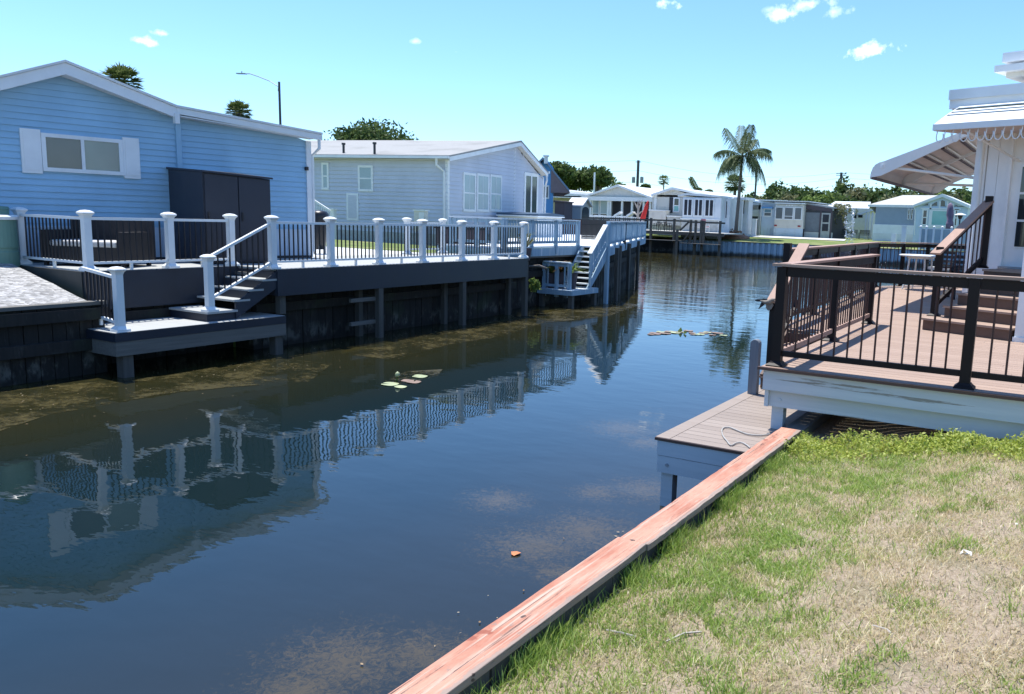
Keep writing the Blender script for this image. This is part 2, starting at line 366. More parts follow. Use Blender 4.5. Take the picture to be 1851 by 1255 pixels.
def copy_tree(o, parent=None):
    c = o.copy(); col.objects.link(c)
    if parent is not None: c.parent = parent
    for ch in [x for x in bpy.data.objects if x.parent is o]: copy_tree(ch, c)
    return c

# wall made of overlapping horizontal boards; spans(z) -> (s0, s1) along u
_sr = random.Random(77)
def siding(mb, O, u, n, z0, z1, spans, step=.11, lip=.011):
    O, u, n = Vector((O[0], O[1], 0)), Vector((u[0], u[1], 0)), Vector((n[0], n[1], 0))
    P = lambda a, d, z: O+u*a+n*d+Vector((0, 0, z))
    z = z0
    while z < z1-1e-4:
        zt = min(z+step, z1); a0, a1 = spans(z); b0, b1 = spans(zt)
        if b1-b0 > .001 or a1-a0 > .001:
            cuts = [0]; q = _sr.uniform(.4, 3.6)
            while q < max(a1, b1)-.2: cuts.append(q); q += 3.66
            cuts.append(99)
            for c0_, c1_ in zip(cuts, cuts[1:]):
                g0, g1, h0, h1 = max(a0, c0_), min(a1, c1_), max(b0, c0_), min(b1, c1_)
                if g1 <= g0 and h1 <= h0: continue
                g1, h1 = max(g1, g0), max(h1, h0); l_ = lip+_sr.uniform(-.003, .003)
                mb.quad(P(g0, l_, z), P(g1, l_, z), P(h1, 0, zt), P(h0, 0, zt)); mb.quad(P(g0, 0, z), P(g1, 0, z), P(g1, l_, z), P(g0, l_, z))
        z = zt
def window(parent, O, u, n, s0, s1, z0, z1, fw=.06, glass=None, mull=(), bars=(), d=.05, frame=None, grid=(0, 0)):
    """frame (part) with one pane (sub-part) per light; mull: s positions, bars: z positions (fractions)"""
    glass = glass or glass_grey; frame = frame or white_trim
    m = MB(); s0, s1 = min(s0, s1), max(s0, s1); z0, z1 = min(z0, z1), max(z0, z1)
    m.fbox(O, u, s0, s1, n, .0, d, z1-fw, z1); m.fbox(O, u, s0, s1, n, .0, d+.01, z0, z0+fw)
    m.fbox(O, u, s0, s0+fw, n, 0, d, z0+fw, z1-fw); m.fbox(O, u, s1-fw, s1, n, 0, d, z0+fw, z1-fw)
    ss = [s0+fw]; zz = [z0+fw]
    for q in mull: a = s0+(s1-s0)*q; m.fbox(O, u, a-fw*.4, a+fw*.4, n, 0, d, z0+fw, z1-fw); ss.append(a)
    for q in bars: a = z0+(z1-z0)*q; m.fbox(O, u, s0+fw, s1-fw, n, 0, d-.004, a-fw*.3, a+fw*.3); zz.append(a)
    for k in range(grid[0]): a = s0+fw+(s1-s0-2*fw)*(k+1)/(grid[0]+1); m.fbox(O, u, a-.01, a+.01, n, 0, .045, z0+fw, z1-fw)
    for k in range(grid[1]): a = z0+fw+(z1-z0-2*fw)*(k+1)/(grid[1]+1); m.fbox(O, u, s0+fw, s1-fw, n, 0, .045, a-.01, a+.01)
    w_ = m.build('window', frame, parent)
    ss.append(s1-fw); zz.append(z1-fw)
    for i in range(len(ss)-1):
        for j in range(len(zz)-1):
            g = glass[(i+j) % len(glass)] if isinstance(glass, (list, tuple)) else glass
            MB().fbox(O, u, ss[i], ss[i+1], n, -.01, .038, zz[j], zz[j+1]).build('pane', g, w_)
    return w_

# ------------------------------------------------------------------ vegetation
def leafquads(rng, C_, size, n, up=0.0, aspect=.5):
    """n leaf-like quads scattered at points C_ (k,3)"""
    k = len(C_); a = rng.normal(size=(n, 3)); a /= np.linalg.norm(a, axis=1)[:, None]+1e-9
    b = rng.normal(size=(n, 3)); b -= a*(a*b).sum(1)[:, None]; b /= np.linalg.norm(b, axis=1)[:, None]+1e-9
    s = size*rng.uniform(.6, 1.4, n)[:, None]; c = C_[:n]
    return np.stack([c-a*s, c-b*s*aspect, c+a*s, c+b*s*aspect], 1)
def crown_pts(rng, centre, rad, lumps, n, fill=.55):
    """points on and inside a set of lumps spread over an ellipsoid"""
    L_ = []
    for i in range(lumps):
        d = rng.normal(size=3); d /= np.linalg.norm(d); d[2] = abs(d[2])*1.0 if rng.random() < .72 else d[2]*.6
        L_.append((np.array(centre)+d*np.array(rad)*rng.uniform(.25, .68), rng.uniform(.28, .46)*(.78 if lumps > 25 else 1)))
    out_ = []
    per = n//lumps+1
    for c, r in L_:
        d = rng.normal(size=(per, 3)); d /= np.linalg.norm(d, axis=1)[:, None]
        t = rng.uniform(fill, 1.12, per)[:, None]**1
        out_.append(c+d*t*np.array(rad)*r*(1+.35*rng.normal(size=(per, 1))*.4))
    p = np.concatenate(out_); rng.shuffle(p); return p[:n]
def add_leaves(name, P, size, mat, parent, rng, aspect=.5):
    q = leafquads(rng, P, size, len(P), aspect=aspect); n = len(q)
    return fastmesh(name, q.reshape(-1, 3), np.arange(4*n).reshape(n, 4), mat, parent)
def tree(label, base, h, rad, mat=None, seed=0, n=2200, leaf=.22, group=None, name='broadleaf_tree', lumps=14, trunk=.35, cz=None, bk=None):
    mat = mat or oak; rng = np.random.default_rng(seed); x, y, z = base
    t = thing(name, label, 'tree', base, group)
    cz = cz if cz is not None else z+h-rad[2]
    c = (x, y, cz)
    m = MB(); m.tube([(x, y, z-.3), (x+.1, y, z+(cz-z)*.5), (x, y, cz)], [trunk, trunk*.75, trunk*.4], 8)
    for i in range(6):
        a = i*1.05+seed; e = (x+cos(a)*rad[0]*.6, y+sin(a)*rad[1]*.6, cz+rad[2]*(.1+.3*((i*7) % 3)/2)); m.tube([(x, y, z+(cz-z)*.6), ((x+e[0])/2, (y+e[1])/2, cz-.2), e], [trunk*.4, trunk*.25, trunk*.08], 5)
    m.build('trunk', bk or bark, t, smooth=True)
    P = crown_pts(rng, c, rad, lumps, n)
    add_leaves('crown', P, leaf, mat, t, rng)
    return t
def frond_mesh(m, base, dirxy, length, rise, droop, nleaf=16, ll=.6, w=.05, rng=random, hang=.5):
    """feather frond: arched midrib with leaflets on both sides, each a thin folded quad"""
    pts = []; d = Vector((dirxy[0], dirxy[1], 0)); K = 8
    for i in range(K+1):
        t = i/K; pts.append(Vector(base)+d*length*(t-.18*t*t*droop)+Vector((0, 0, rise*t-droop*length*.5*t*t)))
    m.tube(pts, [.035*(1-.8*i/K)+.006 for i in range(K+1)], 4)
    sd = d.cross(Vector((0, 0, 1)))
    for i in range(nleaf):
        t = .14+.86*i/(nleaf-1); k = min(int(t*K), K-1); p = pts[k].lerp(pts[k+1], t*K-k); tan = (pts[k+1]-pts[k]).normalized()
        L_ = ll*(.55+.6*sin(pi*min(1, t*.9+.1)))*rng.uniform(.8, 1.15)
        for sg in (-1, 1):
            e = (sd*sg*.75+tan*.55).normalized()*L_; tip = p+e*.95+Vector((0, 0, -hang*L_*rng.uniform(.6, 1.3))); mid = p+e*.5+Vector((0, 0, .04*L_-hang*L_*.15)); wv = tan*w
            m.poly((p-wv*.5, p+wv*.5, mid+wv, mid-wv), [(0, 1, 2, 3)]); m.poly((mid-wv, mid+wv, tip), [(0, 1, 2)])
def feather_palm(label, base, h, nf=15, fl=2.6, seed=1, r=.16, name='palm_tree', group=None, lean=.2, dead=0):
    rng = random.Random(seed); x, y, z = base; t = thing(name, label, 'palm tree', base, group)
    MB().tube([(x, y, z-.2), (x+lean*.3, y, z+h*.3), (x+lean*.8, y, z+h*.7), (x+lean, y, z+h)], [r*1.25, r, r*.85, r*.7], 10).build('trunk', bark, t, smooth=True)
    m = MB()
    for i in range(nf):
        a = i*2.399+seed; up = rng.uniform(-.2, 1.25); dr = 1.5-.9*up
        frond_mesh(m, (x+lean, y, z+h), (cos(a), sin(a)), fl*rng.uniform(.8, 1.05)*(1-.2*max(0, up-.6)), fl*(.25+.75*up), dr, 40, fl*.30, .036, rng, 1.0)
    m.build('crown', palm_leaf, t)
    return t
def fan_palm(label, base, h, r=1.2, seed=1, tr=.13, name='fan_palm', group=None, nf=34, mat=None, skirt=False):
    rng = random.Random(seed); x, y, z = base; t = thing(name, label, 'palm tree', base, group)
    MB().tube([(x, y, z-.2), (x+.05, y, z+h*.5), (x, y, z+h)], [tr*1.2, tr, tr], 8).build('trunk', bark, t, smooth=True)
    m = MB()
    for i in range(nf):
        a = i*2.399; el = -.75+1.9*(i/nf)*rng.uniform(.85, 1.1); d = Vector((cos(a)*cos(el), sin(a)*cos(el), sin(el))); c = Vector((x, y, z+h))+d*r*rng.uniform(.45, .62)
        m.tube([(x, y, z+h), c], .02, 3)
        sd = d.cross(Vector((0, 0, 1))).normalized(); up = sd.cross(d)
        for k in range(9):
            b = (k-4)/4*1.25; e = (d*cos(b)+sd*sin(b)).normalized()*r*.52*rng.uniform(.8, 1.1)+up*.05; w_ = (sd*cos(b)-d*sin(b))*r*.05
            tip = c+e+Vector((0, 0, -.12*r*rng.random())); m.poly((c, c+e*.5-w_, tip, c+e*.5+w_), [(0, 1, 2, 3)])
    m.build('crown', mat or sabal_leaf, t); return t
def blades(name, area_fn, n, hmin, hmax, wd, mat, seed, zfn, lean=.6, seg=2, parent=None):
    """grass blades: area_fn(rng, n) -> (n,2) positions"""
    rng = np.random.default_rng(seed); xy = area_fn(rng, n); n = len(xy)
    x, y = xy[:, 0], xy[:, 1]; z = zfn(x, y); h = rng.uniform(hmin, hmax, n)*rng.uniform(.6, 1, n); a = rng.uniform(0, 2*pi, n); b = rng.uniform(0, 2*pi, n); ln = h*rng.uniform(.1, 1, n)*lean
    w_ = wd*rng.uniform(.6, 1.3, n); dx, dy = np.cos(a)*w_, np.sin(a)*w_; lx, ly = np.cos(b)*ln, np.sin(b)*ln
    p0 = np.stack([x-dx, y-dy, z], 1); p1 = np.stack([x+dx, y+dy, z], 1)
    p2 = np.stack([x+dx*.8+lx*.35, y+dy*.8+ly*.35, z+h*.6], 1); p3 = np.stack([x-dx*.8+lx*.35, y-dy*.8+ly*.35, z+h*.6], 1)
    p4 = np.stack([x+dx*.12+lx, y+dy*.12+ly, z+h], 1); p5 = np.stack([x-dx*.12+lx, y-dy*.12+ly, z+h], 1)
    co = np.stack([p0, p1, p2, p3, p4, p5], 1).reshape(-1, 3); i = np.arange(n)[:, None]*6
    q = np.concatenate([i+np.array([0, 1, 2, 3]), i+np.array([3, 2, 4, 5])], 1).reshape(-1, 4)
    return fastmesh(name, co, q, mat, parent)

# ================================================================== SETTING
# land: one bed sheet under everything to the horizon, and the banks on it
bed = kind(B(-900, 900, -60, 1500, -2.2, -1.6).build('canal_bed', paint('mud', (.03, .03, .02), .9)), 'structure')
wm = MN('canal_water')
if True:
    m = wm; xyz = m.sep(); d1 = m.noise(.35, 4, .6); d2 = m.noise(2.2, 6, .7, vec=m.map((1, .7, 1)), dist=.6)
    k = m.mix(d1, (.003, .012, .015), (.008, .016, .016)); k = m.mix(m.math('SUBTRACT', 1, m.step(m.math('ADD', xyz[0], m.math('MULTIPLY', d1, 4)), -10.5, -5.5)), k, (.021, .021, .009)); k = m.mix(m.step(m.math('ADD', xyz[0], m.math('MULTIPLY', d1, 1.5)), -5.8, -2.4), k, (.018, .022, .021))
    # drifts of submerged weed: along the left bulkhead and in clouds near the right one
    left = m.math('SUBTRACT', 1.0, m.step(m.math('ADD', xyz[0], m.math('MULTIPLY', m.noise(.5, 3), 3.0)), -12.6, -10.0))
    gap = m.math('MULTIPLY', left, m.step(m.math('ADD', m.math('MULTIPLY', d2, .7), m.math('MULTIPLY', m.noise(.9, 2), .5)), .565, .72))
    k = m.mix(m.math('MULTIPLY', gap, .85), k, (.085, .068, .018))
    blob = None
    for bx, by, br in [tuple(GZ(px, py, 0).xy)+(r,) for px, py, r in ((620, 1195, .40), (760, 1180, .28), (540, 1250, .3), (970, 985, .42), (1060, 960, .45), (1010, 1035, .2), (1130, 775, .45), (1160, 885, .35), (1080, 890, .25), (1170, 800, .3), (900, 905, .3))]:
        q = m.math('ADD', m.math('POWER', m.math('SUBTRACT', xyz[0], bx), 2), m.math('POWER', m.math('SUBTRACT', xyz[1], by), 2)); q = m.math('SUBTRACT', 1, m.math('DIVIDE', m.math('POWER', q, .5), br*1.9))
        blob = q if blob is None else m.math('MAXIMUM', blob, q)
    fine = m.noise(15, 8, .82, dist=1.6); blob = m.step(m.math('ADD', blob, m.math('MULTIPLY', m.math('SUBTRACT', fine, .5), 3.6)), .28, 1.15)
    k = m.mix(m.math('MULTIPLY', blob, .75), k, (.082, .062, .028))
    m.col(k); m.rough(.015); m.b.inputs['IOR'].default_value = 1.333; m.b.inputs['Specular IOR Level'].default_value = .85
    r1 = m.noise(1.5, 2, .4, vec=m.map((1, 1.6, 1))); r2 = m.noise(5.5, 2, .5, vec=m.map((.8, 1.7, 1), rot=(0, 0, .3)), dist=.3)
    far = m.step(xyz[1], 10, 40); cat = m.step(m.noise(.11, 2), .40, .62)
    amp = m.math('ADD', .12, m.math('MULTIPLY', far, m.math('ADD', .1, m.math('MULTIPLY', cat, .35))))
    r3 = m.noise(1.15, 3, .5, vec=m.map((.45, 1.5, 1), rot=(0, 0, .12)), dist=.4)
    hgt = m.math('ADD', m.math('MULTIPLY', m.math('MULTIPLY', r3, far), m.math('ADD', .9, m.math('MULTIPLY', cat, 2.2))), m.math('MULTIPLY', r1, .5)); hgt = m.math('ADD', hgt, m.math('MULTIPLY', m.math('MULTIPLY', r2, amp), .9))
    m.bump(hgt, .16, .045)
water = kind(MB().poly([(-900, -60, 0), (-1.9, -60, 0), (-1.9, 24, 0), (60, 24, 0), (60, 67.2, 0), (-900, 67.2, 0)], [(0, 1, 2, 3, 4, 5)]).build('water', wm.m), 'structure')

def ground(name, outline, zf, mat, base=-1.7, res=None):
    """bank: outline polygon (x, y) with a height function, walls down to the bed"""
    top = [(x, y, zf(x, y)) for x, y in outline]; bot = [(x, y, base) for x, y in outline]; n = len(outline)
    return kind(MB().poly(top+bot, [tuple(range(n))]+[(i, n+i, n+(i+1) % n, (i+1) % n) for i in range(n)]).build(name, mat), 'structure')
# right bank (dry lawn): gently rising from the bulkhead
def zl(x, y):
    x = np.asarray(x, dtype=float); y = np.asarray(y, dtype=float)
    t = np.clip((x+2.0)/2.2, 0, 1); s = t*t*(3-2*t)
    und = .012*np.sin(x*7.1+y*3.3)+.010*np.sin(x*3.7-y*6.2)+.008*np.sin(x*13+y*11)
    return .65+.29*s+und*np.clip(t*4, .3, 1)+.02*np.clip((y-4)/4, 0, 1)
gx = np.concatenate([np.linspace(-2.02, 1.2, 90), np.linspace(1.4, 30, 12)]); gy = np.concatenate([np.linspace(-20, .5, 10), np.linspace(.7, 8.6, 160), np.linspace(9, 24, 8)])
X_, Y_ = np.meshgrid(gx, gy); Z_ = zl(X_, Y_); nx, ny = len(gx), len(gy)
idx = np.arange(nx*ny).reshape(ny, nx); q_ = np.stack([idx[:-1, :-1], idx[:-1, 1:], idx[1:, 1:], idx[1:, :-1]], -1).reshape(-1, 4)
lawn = kind(fastmesh('lawn_ground', np.stack([X_, Y_, Z_], -1).reshape(-1, 3), q_, soil), 'structure')
# left bank
ground('left_bank_ground', [(-13.7, -60), (-13.7, 7.6), (-14.25, 7.7), (-14.25, 10.5), (-13.7, 10.6), (-13.7, 19.2), (-14.3, 19.3), (-14.3, 23.6), (-14.0, 24.2), (-19.6, 38.5), (-900, 38.5), (-900, -60)], lambda x, y: 1.08, lawn_far)
B(-40, -14.2, 13.9, 19.6, 1.0, 1.50).build('raised_lawn', lawn_far)['kind'] = 'structure'
B(-28, -14.05, 14.2, 19.0, 1.0, 1.56).build('concrete_path', concrete)['kind'] = 'structure'
lawn2 = kind(MB().poly([(-60, 19.0, 1.58), (-14.3, 19.0, 1.56), (-14.3, 22.9, 1.56), (-60, 26, 1.58), (-60, 19.0, 1.0), (-14.3, 19.0, 1.0), (-14.3, 22.9, 1.0), (-60, 26, 1.0)],
             [(0, 1, 2, 3), (0, 4, 5, 1), (1, 5, 6, 2), (2, 6, 7, 3)]).build('side_lawn', lawn_far), 'structure')
# white gravel bank beside the deck, sloping up from its edge board
gv = MB(); rr = random.Random(4)
gxs = [-13.45-.35*i for i in range(9)]; gys = [-10+.5*i for i in range(36)]
for y in gys:
    for i, x in enumerate(gxs): gv.v.append((x, y, 1.14+.078*i + rr.uniform(-.012, .012)))
for j in range(len(gys)-1):
    for i in range(len(gxs)-1): a = j*len(gxs)+i; gv.f.append((a, a+len(gxs), a+len(gxs)+1, a+1))
tag(gv.build('gravel', gravel_mat), 'bank of pale grey-white gravel sloping down to the bulkhead board', 'gravel', kind='stuff')
# far bank
FB = 67.0
def zf(y): return 1.22+.42*min(1, max(0, (y-FB)/9))
fbk = MB(); ys = [FB+.2, FB+3, FB+6, FB+9, FB+14, 900]
for y in ys: fbk.v += [(-900, y, zf(y)), (900, y, zf(y)+.0)]
for i in range(len(ys)-1): fbk.f.append((2*i, 2*i+1, 2*i+3, 2*i+2))
kind(fbk.build('far_bank_ground', lawn_far), 'structure')

# ================================================================== LEFT BULKHEAD
def bulkhead(label, pts, ztop, n_per_m=5, wales=(1.02, .62), mat=None, cap=None, seed=1, capw=.22, group=None):
    o = thing('bulkhead', label, 'seawall', (pts[0][0], pts[0][1], 0), group); mat = mat or seawall_mat; rng = random.Random(seed); m = MB(); wl = MB(); cp = MB()
    for (x0, y0), (x1, y1) in zip(pts, pts[1:]):
        Lg = hypot(x1-x0, y1-y0); u = ((x1-x0)/Lg, (y1-y0)/Lg); n = (u[1], -u[0]); k = int(Lg*n_per_m); wd = Lg/k
        for i in range(k): d = rng.uniform(0, .018); m.fbox((x0, y0), u, i*wd+.006, (i+1)*wd-.006, n, -.06, d, -1.2, ztop-.06)
        for z in wales: wl.fbox((x0, y0), u, 0, Lg, n, .02, .13, z-.09, z+.09)
        cp.fbox((x0, y0), u, 0, Lg, n, -.08, capw-.06, ztop-.055, ztop)
    m.build('plank_wall', mat, o); wl.build('wale', mat, o); cp.build('cap_board', cap or old_wood_y, o); return o
bulkhead('dark stained timber bulkhead below the gravel at the left edge', [(-13.45, -12), (-13.45, 7.7)], 1.17, wales=(.98, .50), capw=.16)
bulkhead('dark timber bulkhead in the shade under the charcoal deck', [(-14.10, 7.74), (-14.10, 10.55), (-13.55, 10.56), (-13.55, 19.2)], 1.5, wales=(.80,), seed=3, capw=.1)
bulkhead('dark timber bulkhead behind the whitewashed stairs and landing', [(-14.15, 19.25), (-14.15, 23.65), (-13.75, 24.2), (-19.45, 38.6)], 1.55, wales=(1.0,), seed=5)

# ================================================================== CHARCOAL DECK
DZ = 1.60; XA, XB = -12.85, -13.95
deck = thing('waterside_deck', 'long charcoal deck with white posts, black balusters and a stair to a low landing', 'deck', (-14.4, 13, DZ))
def deckfloor(outline, z, th, mat, parent, name='deck_floor'):
    n = len(outline); return MB().prism([(x, y, z-th) for x, y in outline], (0, 0, th)).build(name, mat, parent)
deckfloor([(-16.35, 7.72), (XB-.02, 7.72), (XB-.02, 10.62), (XA-.02, 10.62), (XA-.02, 18.9), (-15.9, 18.9), (-15.9, 13.9), (-15.6, 13.7)], DZ, .035, composite_grey, deck)
fa = MB(); fa.box(XA-.04, XA, 10.6, 18.92, 1.09, DZ-.006); fa.box(-15.7, XA-.04, 18.9, 18.94, 1.2, DZ-.006); fa.build('front_fascia', dark_blue, deck)
fa = MB(); fa.box(XB-.04, XB, 7.9, 10.6, .95, DZ-.006); fa.box(XB, XA-.04, 10.58, 10.62, 1.1, DZ-.2)
fa.build('recessed_fascia', dark_blue, deck)
MB().box(XB-.04, XB+.03, 7.70, 7.9, .55, DZ-.006).build('corner_board', dark_blue, deck)
MB().box(-16.3, XB-.04, 7.68, 7.72, .95, DZ-.006).build('side_fascia', brown_grey, deck)
def cap_prof(h): return [(.058, h-.13), (.062, h-.115), (.072, h-.085), (.094, h-.06), (.097, h-.045), (.088, h-.032), (.05, h-.008), (.004, h)]
def vpost(x, y, z, h, parent, base=True):
    p = MB().box(x-.057, x+.057, y-.057, y+.057, z, z+h-.12).build('post', white, parent)
    MB().lathe((x, y, z), cap_prof(h), 4, sq=True).build('post_cap', white, p)
    if base: MB().lathe((x, y, z), [(.105, 0), (.105, .035), (.085, .06), (.063, .085)], 4, sq=True).build('base_trim', white, p)
    return p
def rail_bay(p, q, parent, zt=.86, zb=.13, gap=.107, bal=black_metal, rail=None, foot=True, inset=.07):
    """railing section between two post centres (3-D points at their feet)"""
    p, q = Vector(p), Vector(q); d = (q-p); Lg = Vector((d.x, d.y, 0)).length; u = d/Lg; p = p+u*inset; q = q-u*inset; d = q-p; Lg2 = Vector((d.x, d.y, 0)).length
    up = Vector((0, 0, 1)); m = MB(); m.beam(p+up*zt, q+up*zt, .055, .045); r = m.build('top_rail', rail or white, parent)
    m = MB(); m.beam(p+up*zb, q+up*zb, .055, .04)
    if foot: c = (p+q)/2; m.box(c.x-.02, c.x+.02, c.y-.02, c.y+.02, c.z, c.z+zb-.02)
    m.build('bottom_rail', rail or white, parent)
    k = max(2, int(round(Lg2/gap))); 
    for i in range(k-1):
        c = p+d*((i+1)/k); B(c.x-.010, c.x+.010, c.y-.010, c.y+.010, c.z+zb+.015, c.z+zt-.02).build('baluster', bal, r)
LX = XA-.13
ysA = [GX(x, 440, LX).y for x in (492, 597.6, 685, 763.7, 834.7, 892.8, 946.5)]
for y in ysA: vpost(LX, y, DZ, 1.0, deck)
for a, b in zip(ysA, ysA[1:]): rail_bay((LX, a, DZ), (LX, b, DZ), deck)
LB = XB-.09
ysB = [7.83, 9.27, 10.52]
for y in ysB: vpost(LB, y, DZ, 1.0, deck)
for a, b in zip(ysB, ysB[1:]): rail_bay((LB, a, DZ), (LB, b, DZ), deck)
vpost(-16.05, 7.83, DZ, 1.0, deck); rail_bay((-16.05, 7.83, DZ), (LB, 7.83, DZ), deck)
yi = 17.3; vpost(-15.75, yi, DZ, 1.0, deck); rail_bay((-15.75, yi, DZ), (-15.75, 18.8, DZ), deck); vpost(-15.75, 18.8, DZ, 1.0, deck)
# stair down to the landing
lev = [1.42, 1.25, 1.08]
tr = MB(); ri = MB()
for i, z in enumerate(lev):
    y1 = 10.6-.3*i; tr.box(XB+.02, XA-.02, y1-.32, y1, z-.035, z); ri.box(XB+.03, XA-.06, y1-.03, y1-.005, z+.0, z+.14)
tr.box(XB+.02, XA-.0, 9.12, 9.72, .87, .905)
tr.build('stair_tread', composite_grey, deck)
ri.box(XB+.03, XA-.05, 9.14, 9.70, .74, .87)
sg = [(XA-.06, 9.7, .74), (XA-.06, 10.6, 1.25), (XA-.06, 10.6, 1.56), (XA-.06, 9.7, 1.02)]
ri.prism(sg, (.035, 0, 0)); ri.build('stair_riser', dark_blue, deck)
NW = (XA-.10, 9.24, .905); vpost(*NW, 1.0, deck)
rail_bay((XA-.1, 9.24, .905+.08), (LX, ysA[0], DZ), deck, zt=.86, zb=.14, gap=.12, foot=False)
# landing
LZ = .735; lx0, lx1, ly0, ly1 = -13.9, -12.70, 7.42, 10.62
deckfloor([(lx0, ly0), (lx1, ly0), (lx1, ly1), (lx0, ly1)], LZ, .035, composite_grey, deck, 'landing_floor')
m = MB(); m.box(lx1, lx1+.03, ly0-.02, ly1, LZ-.14, LZ-.004); m.box(lx0, lx1, ly0-.03, ly0, LZ-.14, LZ-.004); m.build('landing_fascia', dark_blue, deck)
m = MB(); m.box(lx1-.02, lx1+.02, ly0-.01, ly1, LZ-.37, LZ-.144); m.box(lx0, lx1-.02, ly0-.01, ly0+.03, LZ-.37, LZ-.144); m.build('landing_beam', old_wood_y, deck)
vpost(lx1-.13, ly0+.16, LZ, 1.02, deck); rail_bay((LB+.12, 7.62, LZ+.1), (lx1-.13, ly0+.16, LZ), deck, zt=.84, zb=.13)
for x, y in ((lx1-.12, 7.62), (lx1-.12, 10.5)): B(x-.085, x+.085, y-.085, y+.085, -1.2, LZ-.37).build('piling', old_wood, deck)
for px in (692, 838, 949):
    y = GZ(px, 611 if px < 700 else (588 if px < 900 else 571), 0).y; B(-12.99, -12.86, y-.065, y+.065, -1.2, 1.5).build('piling', old_wood, deck); B(-13.45, -13.33, y-.2, y-.08, -1.2, 1.5).build('piling', old_wood, deck)
B(-13.05, -12.92, 10.70, 10.83, LZ, 1.3).build('piling', old_wood, deck)
yl = GZ(692, 611, 0).y
for z in (.36, .86): B(-13.02, -12.96, yl-.78, yl-.07, z-.04, z+.04).build('cross_brace', old_wood_y, deck)

# ================================================================== BLUE HOUSE
a = Vector((-16.27, 9.83, 0)); b = Vector((-15.52, 13.77, 0)); u = (a-b).normalized(); uo = (u.x, u.y); no = (-u.y, u.x)
if no[0] < 0: no = (-no[0], -no[1])
O1 = (b.x, b.y)
def W1(x, y, off=0):
    p = GP((O1[0]+no[0]*off, O1[1]+no[1]*off), u, x, y); return (p-Vector((O1[0], O1[1], 0))).dot(u), p.z
h1 = thing('house', 'pale blue clapboard house with white roof edge behind the charcoal deck', 'house', (O1[0], O1[1], 1.6))
sR, zR = W1(118, 108, .35); sJ, zJ = W1(320, 190, .35); sE, zE = W1(583, 240, .35); sL, zL_ = W1(0, 136, .35)
sl = (zL_-zR)/(sL-sR)
sW = W1(560, 300)[0]
def roofz(s_):
    if s_ > sR: return zR+sl*(s_-sR)
    if s_ > sJ: return zR+(zJ-zR)*(s_-sR)/(sJ-sR)
    return zJ+(zE-zJ)*(s_-sJ)/(sE-sJ)
LEN = sR*2-sE*.0+1.0
m = MB()
def sp1(z):   # wall span below the roof line at height z
    lo, hi = 0.0, LEN
    k = [i*.05 for i in range(int(LEN/.05)+1)]; ok = [q for q in k if roofz(q)-.14 >= z]
    return (min(ok), max(ok)) if ok else (sR, sR)
siding(m, O1, uo, no, 1.62, zR-.2, sp1, .115, .024)
m.build('clapboard_wall', blue_siding, h1)
m = MB(); m.fbox(O1, uo, 0, LEN, no, -9, -.02, 1.3, zE-.35); m.build('house_body', blue_siding, h1)
prof = [(LEN+.5, roofz(LEN+.5)), (sR, zR), (sJ, zJ), (sE, zE)]
def P1(s_, d, z): return Vector((O1[0], O1[1], 0))+u*s_+Vector((no[0], no[1], 0))*d+Vector((0, 0, z))
m = MB(); m.prism([P1(s_, .36, z) for s_, z in prof]+[P1(s_, .36, z-.045) for s_, z in reversed(prof)], tuple(-Vector((no[0], no[1], 0))*10.5)); m.build('roof', roof_white, h1)
m = MB(); pr = [(LEN+.5, roofz(LEN+.5)-.05), (sR, zR-.05), (sJ, zJ-.05)]
m.prism([P1(s_, .33, z) for s_, z in pr]+[P1(s_, .33, z-.20) for s_, z in reversed(pr)], tuple(-Vector((no[0], no[1], 0))*.03))
m.build('gable_fascia', white_trim, h1)
m = MB(); pr = [(sJ, zJ-.05), (sE, zE-.05)]
m.prism([P1(s_, .34, z) for s_, z in pr]+[P1(s_, .34, z-.12) for s_, z in reversed(pr)], tuple(-Vector((no[0], no[1], 0))*.10)); m.build('gutter', white_metal, h1)
m = MB(); pr = [(LEN, roofz(LEN)-.235), (sR, zR-.235), (sJ, zJ-.19), (0, roofz(0)-.15)]
m.prism([P1(s_, .32, z) for s_, z in pr]+[P1(s_, .32, z-.02) for s_, z in reversed(pr)], tuple(-Vector((no[0], no[1], 0))*.31)); m.build('soffit', white_trim, h1)
sj = W1(321, 250)[0]
m = MB(); m.fbox(O1, uo, sj-.05, sj+.05, no, .012, .06, 1.7, zJ-.35); m.build('batten', blue_siding, h1)
m = MB(); m.fbox(O1, uo, sJ-.04, sJ+.05, no, .25, .36, zJ-.36, zJ-.16); m.build('downspout', white_metal, h1)
m = MB(); m.fbox(O1, uo, -.03, .09, no, .0, .05, 1.62, zE-.2); m.build('corner_trim', white_trim, h1)
p0 = P1(sE+.06, .30, zE-.16); p1_ = P1(sE+.06, .30, zE-.36); p2_ = P1(-.06, .04, zE-.52); p3_ = P1(-.06, .04, 1.75)
MB().tube([p0, p1_, p2_, p3_], .035, 8).build('downspout', white_metal, h1)
s0, zt = W1(72, 245); s1, _ = W1(219, 252); _, zb = W1(72, 304)
window(h1, O1, uo, no, s1, s0, zb-.05, zt+.05, .07, [glass_right, glass_left], mull=(.51,), d=.06)
m = MB(); s2, _ = W1(35, 250); s3, _ = W1(249, 250)
for q0, q1 in ((s0+.005, s2), (s3, s1-.005)):
    m2 = MB(); m2.fbox(O1, uo, q0, q1, no, .012, .05, zb-.10, zt+.10)
    m2.fbox(O1, uo, q0+.04, q1-.04, no, .05, .056, zb-.04, zt+.04)
    m2.build('shutter', white_trim, h1)
m = MB(); zs = 2.24
k = 0.0
while k < LEN: m.fbox(O1, uo, k+.004, k+.30, no, .016, .030, 1.66, zs-.02); k += .304
m.fbox(O1, uo, 0, LEN, no, .012, .04, zs-.02, zs+.02); m.build('skirting', skirt_panel, h1)
